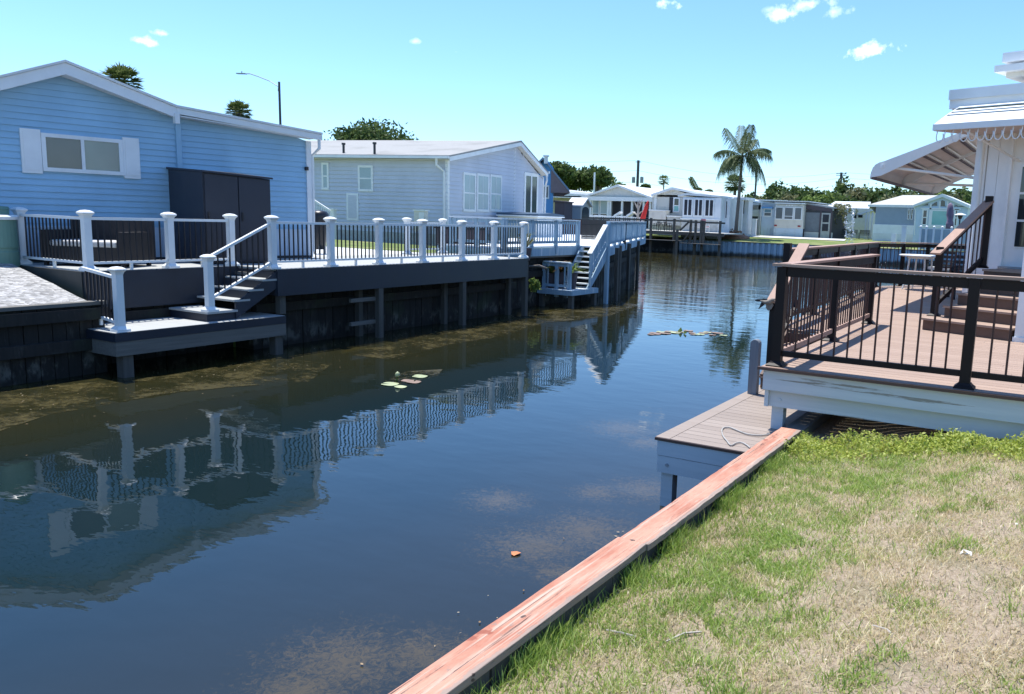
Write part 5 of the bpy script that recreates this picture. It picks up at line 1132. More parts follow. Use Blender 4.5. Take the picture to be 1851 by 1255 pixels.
# deck fence with glass panels, umbrella, heater
YP_ = 67.6; qp = lambda x, y: GY(x, y, YP_)
gf = thing('glass_fence', 'white posted glass panel fence before the blue-grey house', 'fence', (qp(1690, 395).x, YP_, 1.3)); zp = qp(1700, 414).z
pxs = (1666, 1676.5, 1690, 1705, 1722, 1740, 1758, 1776)
for px in pxs: x = qp(px, 395).x; p_ = B(x-.07, x+.07, YP_, YP_+.14, 1.1, zp+.12).build('post', white, gf); MB().lathe((x, YP_+.07, zp+.12), [(.10, 0), (.10, .03), (.06, .07), (.01, .1)], 8).build('post_cap', white, p_)
B(qp(1666, 395).x, qp(1776, 395).x, YP_+.04, YP_+.1, zp-.03, zp+.03).build('top_rail', white, gf)
for a_, b_ in zip(pxs, pxs[1:]): B(qp(a_, 395).x+.08, qp(b_, 395).x-.08, YP_+.06, YP_+.08, 1.3, zp-.04).build('glass_panel', glass_curtain, gf)
wp = thing('gate_pillar', 'square white pillar left of the glass panel fence', 'pillar', (qp(1636, 395).x, YP_+.5, 1.3)); x0_, x1_ = GY(1632, 395, 68).x, GY(1640, 395, 68).x; B(x0_, x1_, 68, 68.38, 1.1, GY(1636, 410, 68).z).build('shaft', white, wp); B(x0_-.04, x1_+.04, 67.96, 68.42, GY(1636, 410, 68).z, GY(1636, 408, 68).z).build('pillar_cap', white, wp)
B(GY(1614, 395, 68.4).x, GY(1622, 395, 68.4).x, 68.4, 69.0, 1.1, GY(1618, 423, 68.4).z).build('deck_box', white_trim, None); tag(bpy.data.objects['deck_box'], 'low pale box below the blue-grey house skirting', 'box')
pu = thing('patio_umbrella', 'closed mauve patio umbrella before the teal window', 'umbrella', (GY(1716, 395, 68.3).x, 68.3, 1.3)); a_, b_ = GY(1716.5, 414, 68.3), GY(1718, 367, 68.3); d_ = b_-a_
MB().tube([a_-V(0, 0, .8), b_], .03, 6).build('pole', white_metal, pu)
MB().tube([a_, a_+d_*.25, a_+d_*.33, a_+d_*.55, a_+d_*.8, a_+d_*.92, b_], [.30, .27, .20, .27, .22, .18, .05], 10).build('canopy', purple_cloth, pu, smooth=True)
hp = thing('patio_heater', 'mushroom patio heater right of the mauve umbrella', 'patio heater', (GY(1735, 395, 68.5).x, 68.5, 1.3)); c = GY(1736, 389, 68.5)
MB().tube([(c.x, c.y, 1.2), (c.x, c.y, c.z-.25)], .05, 8).build('pole', black_metal, hp); MB().lathe((c.x, c.y, c.z-.3), [(.10, 0), (.2, .24), (.2, .28)], 12).build('burner', black_metal, hp); MB().lathe((c.x, c.y, c.z), [(.44, 0), (.40, .05), (.1, .14), (.01, .15)], 18).build('reflector', white, hp)

# ---- fountain
YN = 56.0
fo = thing('fountain', 'thin white fountain spray rising from the basin before the far lawn', 'fountain', (GY(1538, 395, YN).x, YN, 0)); rng = np.random.default_rng(21); cx_ = GY(1538, 440, YN).x
P = []
for (px, ptop, pb, nn, sp) in ((1528, 390, 440, 90, .10), (1541, 374, 440, 160, .13), (1534, 400, 440, 60, .25)):
    for k in range(nn): t = rng.uniform(0, 1); p = GY(px+ (1540-px)*(1-t)*.3+rng.normal()*1.2, pb+(ptop-pb)*t, YN); P.append((p.x+rng.normal()*sp*.3, YN+rng.normal()*sp, p.z))
for k in range(1300): t = rng.uniform(0, 1)**1.6; r_ = (1-t)*.5+.9; P.append((cx_+.25+rng.normal()*r_*.62*(1.15-t), YN+rng.normal()*r_*.5, .05+1.35*t))
P = np.array(P); n = len(P)
wsp = MN('fountain_water'); wsp.col((.85, .88, .90)); wsp.rough(.3); wsp.b.inputs['Alpha'].default_value = .55
q_ = leafquads(rng, P, .06, n, aspect=.6); fastmesh('spray', q_.reshape(-1, 3), np.arange(4*n).reshape(n, 4), wsp.m, fo)

# ================================================================== TREES, POLES
zG = 1.6
def atY(x, y, Y): p = GY(x, y, Y); return p
def T_(label, px, ptop, pw, Y, seed, mat=None, n=1500, leaf=.3, group=None, lumps=16, name='broadleaf_tree', squash=1.0, low=False):
    top = GY(px, ptop, Y); wpx = abs(GY(px+pw/2, ptop, Y).x-GY(px-pw/2, ptop, Y).x)/2; h = top.z-zG; rz = h*.56 if low else min(h*.48, wpx*.85*squash); return tree(label, (top.x, Y, zG), h, (wpx*1.1, wpx*1.1, rz*1.0), mat, seed, n, leaf, group, name, lumps, trunk=.3, cz=zG+h-rz*1.02)
T_('large dark oak rising behind the roof of the grey house', 690, 203, 170, 64, 3, n=26000, leaf=.20, lumps=60)
for px, pt, pw, Y, sd_, lb in ((1010, 290, 60, 100, 31, 'dark oak rising just above the bright blue roof'), (1048, 300, 64, 105, 32, 'dark round oak behind the carport, middle of three'), (1082, 298, 56, 104, 33, 'dark oak behind the pale pole, right of three')):
    T_(lb, px, pt, pw, Y, sd_, n=5200, leaf=.30, group='oaks behind the far carport', lumps=22)
T_('small bright green tree behind the porch gable', 1120, 327, 30, 110, 34, mat=bush_green, n=900, leaf=.22)
T_('small round clipped tree beside the utility pole', 1167, 331, 17, 100, 35, mat=oak, n=700, leaf=.18)
rnd = random.Random(8)
k = 0
ybr = {1340: 356, 1370: 330, 1400: 338, 1430: 332, 1460: 336, 1500: 334, 1530: 330, 1560: 336, 1600: 340, 1640: 334, 1680: 330, 1720: 336, 1760: 340}
desc = ['dense dark', 'mid green bushy', 'pale olive loose', 'yellow-green ragged', 'tall dark narrow', 'rounded dull green']
wh = ['behind the white carport', 'left of the thin utility pole', 'behind the trailer roof', 'right of the thin utility pole', 'above the long white roof', 'left of the blue-grey ridge', 'behind the blue-grey gable', 'below the big awning', 'at the far right by the house corner']
for row, (Y, base_y, nrow, leaf) in enumerate(((150, 329, 13, .34), (132, 341, 15, .30), (118, 352, 14, .26))):
    for i in range(nrow):
        px = 1352+(1790-1352)*(i+rnd.uniform(.1, .9))/nrow; pt = base_y+rnd.uniform(-8, 9)+(6 if px > 1700 else 0)+(4 if px < 1400 else 0)-(4 if row == 0 and px > 1470 else 0); mi = (i*5+row*2) % 6
        mat = [oak, bush_green if row == 2 else oak, olive_leaf, bush_green, oak, oak][mi] if row else oak
        T_('%s tree, %s row, %s' % (desc[mi], ('rear', 'middle', 'front')[row], wh[min(8, int((px-1352)/438*9))]), px, pt, rnd.uniform(54, 84), Y, 50+k, mat=mat, n=1900, leaf=leaf*1.25, group='trees of the wood behind the far houses', lumps=14, low=True); k += 1
# palms
p = GY(1330, 418, 71); top = GY(1345, 300, 71)
feather_palm('tall feathery queen palm standing alone on the far shore', (p.x, 71, 1.5), GY(1341, 283, 71).z-1.5, nf=18, fl=3.1, seed=2, r=.155, lean=(GY(1341, 292, 71).x-p.x))
p = GY(1325, 400, 98); fan_palm('cabbage palm just left of the tall queen palm', (p.x, 98, 1.6), GY(1325, 334, 98).z-1.6, 1.5, 3, .2, nf=60)
p = GY(1199, 350, 110); fan_palm('small distant fan palm above the beige house roof', (p.x, 110, 1.6), GY(1199, 327, 110).z-1.6, 1.0, 4, .1, nf=34)
p = GY(1266, 345, 95); feather_palm('low palm showing its fronds above the beige house roof', (p.x, 95, 1.6), GY(1266, 352, 95).z-1.6, nf=8, fl=2.2, seed=5, r=.15, lean=0)
p = GY(222, 160, 42); fan_palm('cabbage palm behind the left slope of the blue house roof', (p.x, 42, 1.6), GY(222, 150, 42).z-1.6, 1.65, 6, .2, nf=80)
p = GY(432, 205, 52); fan_palm('smaller cabbage palm behind the right roof slope of the blue house', (p.x, 52, 1.6), GY(432, 205, 52).z-1.6, 1.3, 7, .2, nf=70)
# street lamp
YL = 60; l = lambda x, y: GY(x, y, YL)
sl_ = thing('street_lamp', 'street lamp with a curved arm behind the blue house', 'street lamp', (l(508, 395).x, YL, 1.6))
pb_ = l(507.5, 220); pt_ = l(504.5, 148); dirp = (pt_-pb_); MB().tube([(pb_.x, YL, 1.6), (pt_.x, YL, pt_.z)], [.14, .11], 10).build('pole', pole_wood, sl_)
MB().tube([l(502, 156), l(488, 147), l(468, 139), l(452, 133.5), l(442, 133.5)], .045, 8).build('arm', lampmetal, sl_)
m = MB(); a_, b_ = l(429, 133.2), l(444, 133.6); m.beam(a_, b_, .34, .10); m.tube([l(437, 132.5), l(437, 129)], .05, 6); m.build('lamp_head', lampmetal, sl_)
m = MB(); m.tube([l(503, 158), l(502.5, 165)], .03, 5); m.build('bracket', lampmetal, sl_)
# utility poles and their wires
def upole(label, px, ptop, Y, r=.15, arms=(), mat=None):
    c = GY(px, ptop, Y); t = thing('utility_pole', label, 'utility pole', (c.x, Y, 1.6), 'utility poles across the water'); MB().tube([(c.x, Y, 1.5), (c.x, Y, c.z)], [r*1.2, r], 8).build('pole', mat or pole_wood, t)
    for dy, w_ in arms: z = GY(px, ptop+dy, Y).z; B(c.x-w_, c.x+w_, Y-.05, Y+.05, z-.05, z+.05).build('crossarm', pole_wood, t)
    return c, t
c1_, t1_ = upole('dark utility pole with transformers behind the porch gable', 1154, 290, 120, .22, ((3, .5),))
for dx in (-.75, .75): MB().lathe((c1_.x+dx, 120, GY(1154, 331, 120).z), [(.25, 0), (.28, .1), (.28, .9), (.2, 1.0)], 10).build('transformer', lampmetal, t1_)
c2_, t2_ = upole('thin dark utility pole right of the queen palm', 1368, 303, 150, .17, ())
c3_, t3_ = upole('distant utility pole above the wood behind the trailer', 1521, 312, 150, .22, ((2, .9), (5, .9)))
c4_, t4_ = upole('slim pale pole in front of the oaks', 1075, 312, 96, .12, (), white_metal)
wr = thing('power_line', 'thin overhead power lines strung between the utility poles', 'power line', (c1_.x, 120, c1_.z))
def wire(p, q, sag, r=.018):
    K_ = 14; pts = []
    for i in range(K_+1): t = i/K_; v_ = Vector(p).lerp(Vector(q), t); v_.z -= sag*4*t*(1-t); pts.append(v_)
    MB().tube(pts, r, 4).build('wire', black_metal, wr)
for dz in (0, -1.6, -3.4):
    wire((c1_.x, 120, c1_.z+dz), (c3_.x, 150, c3_.z+dz*.6), 1.6); wire((c1_.x, 120, c1_.z+dz), (c1_.x-45, 112, c1_.z+dz+.5), .8); wire((c3_.x, 150, c3_.z+dz*.6), (c3_.x+60, 158, c3_.z+dz*.6), .8)

# ================================================================== RIGHT BULKHEAD
cz = .80; cx0, cx1 = -2.225, -2.025
rb = thing('bulkhead', 'near bulkhead capped with flaking red painted planks along the lawn', 'seawall', (-2.1, 3, 0))
m = MB(); rng_ = random.Random(2); y = -12.0
while y < 24: d = rng_.uniform(0, .012); m.box(-2.175-d, -2.10, y+.004, y+.226, -1.2, cz-.045); y += .23
m.build('plank_wall', seawall_mat, rb)
m = MB(); y = -12.0
while y < 8: d = rng_.uniform(0, .015); m.box(-2.095, -2.06+d, y+.004, y+.286, .3, cz-.05); y += .29
m.build('inner_boards', old_wood, rb)
for y0_, y1_, dx, dz in ((-12, 4.33, 0, 0), (4.336, 7.72, .012, -.004)):
    m = MB(); n_ = 60; pts = []
    r2 = random.Random(int(y1_)); 
    for i in range(n_+1):
        y = y0_+(y1_-y0_)*i/n_; a_ = r2.uniform(-.002, .002); b_ = r2.uniform(-.004, .003); zz = cz+dz+r2.uniform(-.0015, .0015)
        m.v += [(cx0+dx+a_, y, zz), (cx1+dx+b_, y, zz-.002), (cx1+dx+b_, y, cz+dz-.045), (cx0+dx+a_, y, cz+dz-.045)]
    for i in range(n_):
        for k in range(4): m.f.append((i*4+k, i*4+(k+1) % 4, (i+1)*4+(k+1) % 4, (i+1)*4+k))
    m.f += [(0, 3, 2, 1), (n_*4, n_*4+1, n_*4+2, n_*4+3)]
    c = m.build('cap_plank', red_cap, rb, bevel=.004)
B(-2.21, -2.02, 7.76, 24, cz-.17, cz-.03).build('cap_beam', old_wood_y, rb)

# ================================================================== RIGHT LOWER DOCK
dk = thing('boat_dock', 'low brown composite boat dock with whitewashed fascia beside the red plank', 'dock', (-2.7, 8.5, .7))
P0z = .70; dx0, dx1, dy0, dy1 = -3.22, -2.25, 6.98, 10.2
m = MB(); y = dy0+.0; k = 0
while y < dy1: m.box(dx0+.15, dx1, y+.003, min(y+.137, dy1), P0z-.025, P0z); y += .14
m.build('deck_boards', dock_tan, dk); B(dx0, dx0+.145, dy0, dy1, P0z-.025, P0z+.001).build('border_board', dock_tan, dk)
B(dx0-.004, dx1, dy0-.012, dy0-.001, P0z-.03, P0z-.004).build('edge_strip', tan_edge, dk)
B(dx0+.02, dx1, dy0, dy0+.04, P0z-.175, P0z-.03).build('fascia', white_wood, dk); B(dx0+.025, dx1, dy0+.004, dy0+.044, P0z-.345, P0z-.18).build('fascia', white_wood, dk)
B(dx0+.015, dx0+.05, dy0+.04, dy1, P0z-.345, P0z-.03).build('side_fascia', white_wood, dk)
MB().tube([(dx0+.13, dy0-.01, P0z-.26), (dx0+.13, dy0+.01, P0z-.26)], .016, 8).build('bolt', lampmetal, dk)
for x, y in ((dx0+.11, dy0+.12), (dx0+.11, 9.0)): B(x-.06, x+.06, y-.06, y+.06, -1.2, P0z-.345).build('leg', white_wood, dk)
bp = Vector((-3.11, 9.52, P0z)); m = MB(); w_ = .055
m.prism([(bp.x-w_, bp.y-w_, P0z), (bp.x+w_, bp.y-w_, P0z)]+[(bp.x+w_*cos(pi*k/8), bp.y-w_, P0z+.62+.055*sin(pi*k/8)) for k in range(9)], (0, .10, 0)); m.build('mooring_post', wood('painted_grey_post', (.10, .11, .13), (.20, .22, .25), 'Z', .7, 1), dk, bevel=.004)
rp = [GZ(x, y, P0z+.012) for x, y in ((1392, 785), (1372, 787), (1352, 785), (1335, 779), (1320, 773), (1309, 773), (1305, 778), (1307, 788), (1314, 797), (1321, 805), (1330, 801), (1340, 800), (1349, 804), (1356, 810))]
def smooth(P, k=5):
    out_ = []
    for i in range(len(P)-1):
        a_, b_, c_, d_ = P[max(i-1, 0)], P[i], P[i+1], P[min(i+2, len(P)-1)]
        for j in range(k): t = j/k; out_.append(.5*((2*b_)+(c_-a_)*t+(2*a_-5*b_+4*c_-d_)*t*t+(-a_+3*b_-3*c_+d_)*t**3))
    return out_+[P[-1]]
tag(MB().tube(smooth(rp), .007, 6).build('mooring_rope', rope_mat, None, smooth=True), 'grey-white mooring rope lying in a loop on the low dock', 'rope')

# ================================================================== RIGHT DECK
RZ = 1.35
rd = thing('upper_deck', 'raised brown deck with dark railings, whitewashed beams and steps to the house door', 'deck', (-1, 12, RZ))
def xspan(y):
    if y < 10.86: lo = -2.5
    elif y < 20.7: lo = -3.33-(y-10.86)*.062
    else: lo = -3.94+(y-20.7)*.48
    return lo, 4.0
m = MB(); y = 7.84
while y < 22.6:
    lo, hi = xspan(y+.07); cuts = [lo]+[lo+c for c in ((2.1+((int(y*50)*37) % 17)*.11), 5.0)]+[hi]
    for a_, b_ in zip(cuts, cuts[1:]): m.box(a_+.001, b_-.001, y+.003, y+.137, RZ-.024, RZ)
    y += .14
m.build('deck_boards', tan_deck_x, rd)
B(-2.52, 4.0, 7.80, 7.842, RZ-.028, RZ+.001).build('edge_board', tan_edge, rd)
B(-2.47, 4.0, 7.85, 7.89, RZ-.232, RZ-.028).build('fascia', white_wood, rd)
B(-2.42, 4.0, 7.93, 7.97, RZ-.41, RZ-.20).build('beam', white_wood, rd); B(-2.46, -2.42, 7.90, 10.8, RZ-.41, RZ-.03).build('side_beam', white_wood, rd)
MB().tube([(-2.31, 7.92, RZ-.335), (-2.31, 7.935, RZ-.335)], .018, 8).build('bolt', white_wood, rd)
B(-2.40, -2.28, 7.98, 8.10, P0z, RZ-.41).build('support_post', white_wood, rd)
for x, y in ((-3.7, 14), (-3.8, 18), (-3.2, 21.5)): B(x-.07, x+.07, y-.07, y+.07, -1.2, RZ-.03).build('support_post', old_wood, rd)
m = MB(); m.box(-3.34, -3.30, 10.86, 12, RZ-.3, RZ-.03); m.beam((-3.33, 11, RZ-.16), (-3.92, 20.6, RZ-.16), .04, .26); m.box(-3.3, -2.5, 10.86, 10.9, RZ-.2, RZ-.03); m.build('side_beam', old_wood_y, rd)
m = MB(); m.beam((-3.92, 20.7, RZ-.16), (-3.05, 22.6, RZ-.16), .04, .26); m.build('rear_beam', old_wood_y, rd)
def rpost(x, y, z, h, base=True, w_=.046):
    p = MB().box(x-w_, x+w_, y-w_, y+w_, z, z+h).build('post', dark_brown, rd)
    if base: MB().lathe((x, y, z), [(.088, 0), (.088, .012), (.062, .034), (.052, .05)], 4, sq=True).build('base_plate', lampmetal if 0 else dark_brown, p)
    return p
def drail(p, q, zt=1.0, zb=.12, gap=.13, cap=True, capz=.03, bal=None, inset=.05, lit=False, ext=(0, 0)):
    p, q = Vector(p), Vector(q); d = q-p; h_ = Vector((d.x, d.y, 0)); L_ = h_.length; u_ = d/L_; up = Vector((0, 0, 1)); a_, b_ = p+u_*inset, q-u_*inset
    r = MB().beam(a_+up*(zt-.055), b_+up*(zt-.055), .05, .09).build('top_rail', dark_brown, rd)
    if cap: MB().beam(p+up*(zt+.012)-u_*ext[0], q+up*(zt+.012)+u_*ext[1], .14, .026).build('rail_cap', tan_deck_x if abs(h_.x) > abs(h_.y) else tan_deck_y, r)
    MB().beam(a_+up*zb, b_+up*zb, .045, .055).build('bottom_rail', tan_deck_y if lit else dark_brown, rd)  # lit: tan colour imitates sunlight on an otherwise dark bottom rail
    k = max(2, int(round((L_-2*inset)/gap)))
    for i in range(k-1): c = a_+(b_-a_)*((i+1)/k); MB().tube([c+up*(zb+.02), c+up*(zt-.09)], .0105, 6, cap=False).build('baluster', bal or maroon, r)
fy = 7.98; fx = [-2.38, -.63, 1.12, 2.9]
for x in fx: rpost(x, fy, RZ, .99)
for i, (a_, b_) in enumerate(zip(fx, fx[1:])): drail((a_, fy, RZ), (b_, fy, RZ), 1.0, .13, .132, ext=(.09 if i == 0 else 0, 0))
for y in (10.22, 12.5): rpost(-2.38, y, RZ, .99)
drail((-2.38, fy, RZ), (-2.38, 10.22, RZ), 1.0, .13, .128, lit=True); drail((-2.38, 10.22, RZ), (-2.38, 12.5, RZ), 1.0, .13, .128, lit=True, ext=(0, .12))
wr_ = [(-3.28, 11.15), (-3.38, 13.1), (-3.50, 15.0), (-3.62, 16.9), (-3.74, 18.8), (-3.84, 20.6)]
for x, y in wr_: rpost(x, y, RZ, 1.0+(.16 if y < 12 else 0))
for a_, b_ in zip(wr_, wr_[1:]): drail((a_[0], a_[1], RZ), (b_[0], b_[1], RZ), 1.06, .13, .14)
bk_ = [(-3.84, 20.6), (-2.95, 22.45), (-1.9, 22.5), (.2, 22.5)]
for x, y in ((-3.40, 21.5),)+tuple(bk_[1:]): rpost(x, y, RZ, 1.05)
drail((-3.84, 20.6, RZ), (-3.40, 21.5, RZ), 1.06, .13, .14); drail((-3.40, 21.5, RZ), (-2.95, 22.45, RZ), 1.06, .13, .14)
drail((-2.95, 22.45, RZ), (-1.9, 22.5, RZ), 1.06, .13, .14); drail((-1.9, 22.5, RZ), (.2, 22.5, RZ), 1.06, .13, .2)
# stair between dock and deck, on the water side
for i, z in enumerate((.87, 1.03, 1.19)):
    y = 9.86+.34*i; B(-3.16, -2.5, y, y+.37, z-.028, z).build('stair_tread', tan_deck_x, rd); B(-3.14, -2.5, y+.02, y+.045, z-.16, z-.028).build('stair_riser', step_brown, rd)
B(-3.14, -2.5, 10.83, 10.855, 1.19, 1.32).build('stair_riser', step_brown, rd)
ps = rpost(-3.1, 10.12, .87, .93, base=False); 
MB().beam((-3.1, 10.02, 1.79), (-3.1, 11.32, 2.50), .15, .028).build('stair_handrail', tan_deck_y, rd)
MB().beam((-3.1, 10.1, 1.10), (-3.1, 11.2, 1.72), .05, .05).build('stair_rail', dark_brown, rd)
for k in range(8): t = (k+.7)/8.4; y = 10.12+1.05*t; MB().tube([(-3.1, y, 1.13+.6*t), (-3.1, y, 1.80+.60*t)], .0105, 6).build('baluster', maroon, rd)
MB().beam((-3.13, 9.9, .80), (-3.13, 10.95, 1.28), .035, .2).build('stringer', step_brown, rd)
# ---- steps to the house door, turned 21 degrees
SU = Vector((.934, -.357, 0)); SN = Vector((.357, .934, 0)); S0 = Vector((-1.60, 12.34, 0)); su2, sn2 = (SU.x, SU.y), (SN.x, SN.y)
rise = .17; run = .36
for i in range(4):
    z = RZ+rise*(i+1); o_ = S0+SN*(run*i)+SU*(.12*min(i, 1)); w_ = 1.22 if i == 0 else 3.0
    m = MB(); m.fbox((o_.x, o_.y), su2, -.02, w_+.02, sn2, -.025, run+.1, z-.028, z); m.build('stair_tread', tan_deck_x, rd)
    m = MB(); m.fbox((o_.x, o_.y), su2, 0, w_, sn2, 0, 1.6-run*i*.9, z-rise+.001, z-.028); m.build('stair_riser', step_brown, rd)
o_ = S0+SN*(run*4)+SU*.12; FZ = RZ+rise*5
m = MB(); m.fbox((o_.x, o_.y), su2, -.02, 3.0, sn2, -.02, .8, FZ-.028, FZ); m.build('stair_landing', tan_deck_x, rd); m = MB(); m.fbox((o_.x, o_.y), su2, 0, 3.0, sn2, 0, .8, RZ, FZ-.028); m.build('stair_riser', step_brown, rd)
lp = GZ(1688, 571, RZ+rise); lp = Vector((lp.x, lp.y, RZ+rise)); rpost(lp.x, lp.y, RZ+rise, 1.0, w_=.05)
hp0 = lp+SN*1.36; hp0.z = FZ; rpost(hp0.x, hp0.y, FZ, 1.10, w_=.055)
tp0 = lp+V(0, 0, .97)-SN*.13+V(0, 0, -.07); tp1 = hp0+V(0, 0, 1.02)
MB().beam(tp0, tp1, .15, .03).build('stair_handrail', tan_deck_y, rd)
MB().beam(lp+V(0, 0, .92), hp0+V(0, 0, .97), .05, .10).build('stair_rail', dark_brown, rd); MB().beam(lp+V(0, 0, .16), hp0+V(0, 0, .16), .05, .06).build('stair_rail', dark_brown, rd)
k = 10
for i in range(k): t = (i+.8)/(k+.6); c = lp.lerp(hp0, t); MB().tube([c+V(0, 0, .18), c+V(0, 0, .90)], .0105, 6).build('baluster', maroon, rd)

# ================================================================== RIGHT HOUSE
D0 = Vector((-.85, 14.55, 0)); hn = (-SN.x, -SN.y)
HO = (D0.x, D0.y)
hs = thing('house', 'white sided house with porch roof and awnings at the right edge', 'house', (HO[0], HO[1], RZ))
def WR(x, y, d=0):
    p = GP((HO[0]+hn[0]*d, HO[1]+hn[1]*d), SU, x, y); return (p-D0).dot(SU), p.z
ZTW = 4.36; c0 = D0+SU*-.50
m = MB(); sv = Vector((sin(radians(4)), cos(radians(4)), 0))
body = [c0, D0+SU*4.2, D0+SU*4.2+Vector((.6, 9, 0)), c0+sv*9.5]
m.prism([(p.x, p.y, RZ-.4) for p in body], (0, 0, ZTW-RZ+.4)); m.build('wall', white_trim, hs)
m = MB(); a_ = WR(1758, 400)[0]; b_ = WR(1775, 400)[0]; c_ = WR(1815, 400)[0]
m.fbox(HO, su2, -.51, b_-.01, hn, .0, .05, RZ, ZTW); m.build('corner_trim', white_trim, hs)
m = MB(); q = (c_-b_)/2
for i in range(2): m.fbox(HO, su2, b_+q*i+.003, b_+q*(i+1)-.003, hn, 0, .03, RZ, ZTW)
m.build('siding_panel', white_trim, hs)
m = MB(); m.fbox(HO, su2, c_-.0, c_+.05, hn, 0, .06, FZ, ZTW); m.fbox(HO, su2, c_+.95, c_+1.0, hn, 0, .06, FZ, ZTW); m.build('door_frame', white_trim, hs)
dr = MB(); dr.fbox(HO, su2, c_+.05, c_+.95, hn, .0, .02, FZ+.03, FZ+2.02); dr = dr.build('door', white, hs)
w_x = WR(1840, 400)[0]; z_b = WR(1838, 446)[1]
m = MB(); m.fbox(HO, su2, w_x-.02, w_x+.62, hn, .02, .035, z_b-.02, z_b+1.25); f_ = m.build('door_window', white_trim, dr)
for k in range(3): m = MB(); m.fbox(HO, su2, w_x, w_x+.6, hn, .035, .04, z_b+.42*k, z_b+.42*k+.385); m.build('pane', glass_dark, dr)
m = MB(); m.fbox(HO, su2, c_+.02, c_+.98, hn, .02, .10, FZ, FZ+.03); m.build('door_sill', lampmetal, hs)
# porch column by the steps
cq = GZ(1829, 618, RZ); m = MB(); m.box(cq.x+.02, cq.x+.19, cq.y+.05, cq.y+.22, RZ, 4.4); m.box(cq.x-.0, cq.x+.21, cq.y+.03, cq.y+.24, RZ, RZ+.06); m.build('porch_column', white, hs)
# roof layers
def slab(x0_, y0_, y1_, d, back, mat, name, s1_=4.4, y1b=None):
    s_, z_ = WR(x0_, y0_, d); _, zb_ = WR(x0_, y1_, d); m = MB(); m.fbox(HO, su2, s_, s1_, hn, -back, d, zb_, z_); return m.build(name, mat, hs)
slab(1716, 163, 181, .62, 8, white_metal, 'roof_fascia'); slab(1717, 181, 197, .58, 8, white_trim, 'roof_soffit_board')
m = MB(); s_, z_ = WR(1722, 195, .5); m.fbox(HO, su2, s_, 4.4, hn, -8, .5, ZTW-.05, z_); m.build('wall_head', white_trim, hs)
slab(1798, 119, 131, .30, 8, white_metal, 'upper_gutter'); slab(1819, 131, 141, .16, 8, cream, 'upper_soffit'); slab(1813, 96, 113, .1, 8, white_trim, 'upper_parapet')
# striped awning over the door
aw = thing('awning', 'white metal awning with dark slats and hanging rings over the house door', 'awning', tuple(D0+V(0, 0, 4.4)))
sF, zF = WR(1688, 228, 1.35); sB, zB = WR(1724, 194, .62); s1_ = 4.2; NN = 12
Pt = lambda s_, d, z: D0+SU*s_+Vector((hn[0], hn[1], 0))*d+V(0, 0, z)
prof_ = [(.62+.73*t, zB+(zF+.02-zB)*(.85*t+.15*t*t)) for t in [i/NN for i in range(NN+1)]]
stripe = {0: 0, 1: 1, 2: 0, 3: 1, 4: 0, 5: 1, 6: 0}
ml = MB(); md = MB()
for i in range(NN):
    (d0_, z0_), (d1_, z1_) = prof_[i], prof_[i+1]; g_ = md if i in (1, 2, 4, 6) else ml; sh_ = .0 if i not in (1, 2, 4, 6) else -.012
    g_.prism([Pt(sF+.02, d0_, z0_+sh_), Pt(sF+.02, d1_, z1_+sh_), Pt(sF+.02, d1_, z1_-.02+sh_), Pt(sF+.02, d0_, z0_-.02+sh_)], tuple(SU*(s1_-sF)))
ml.build('slats', white, aw); md.build('dark_slats', paint('dark_green_slats', (.02, .03, .028), .9, .3, 2, spec=.1), aw)
m = MB(); m.fbox(HO, su2, sF, s1_, hn, 1.34, 1.38, zF-.07, zF+.02); m.build('front_beam', white_metal, aw)
m = MB(); pr_ = [Pt(sF, d_, z_+.004) for d_, z_ in prof_]+[Pt(sF, 1.35, zF-.05), Pt(sF, .62, zF-.03+.10)]; m.prism(pr_, tuple(SU*.02)); m.build('end_plate', white_metal, aw)
m = MB(); m.prism([Pt(sF, 1.34, zF-.075), Pt(s1_, 1.34, zF-.075), Pt(s1_, .05, zF-.02), Pt(sF, .05, zF-.02)], (0, 0, .012)); m.build('awning_soffit', awn_under, aw)
for s__ in (.2, 1.6): MB().tube([Pt(s__-.3, 1.3, zF-.08), Pt(s__, .06, zF-.45)], .018, 6).build('brace', white_metal, aw)
ring = None
k = 0; s__ = sF+.10
while s__ < .9:
    c = Pt(s__, 1.33, zF-.09); pts_ = [c+SU*(.055*cos(t))+V(0, 0, -.07+.085*sin(t)) for t in [radians(150+240*j/14) for j in range(15)]]
    o_ = MB().tube([c+SU*-.045+V(0, 0, .02)]+pts_[0:], .0085, 6).build('hanging_ring', white, aw, smooth=True); s__ += .125; k += 1
# vent grille above the siding panel
m = MB(); a_, z1_ = WR(1790, 224); b_, z0_ = WR(1818, 235); m.fbox(HO, su2, a_, b_, hn, .03, .05, z0_, z1_+.03); m.build('vent', black_metal, hs)
m = MB(); q0 = Pt(-.42, .1, 4.1); m.tube([Pt(-.42, .08, 4.32), Pt(-.42, .08, 4.22), Pt(-.40, .06, 4.15), Pt(-.40, .07, RZ+.05)], .03, 8); m.build('downspout', white_metal, hs)

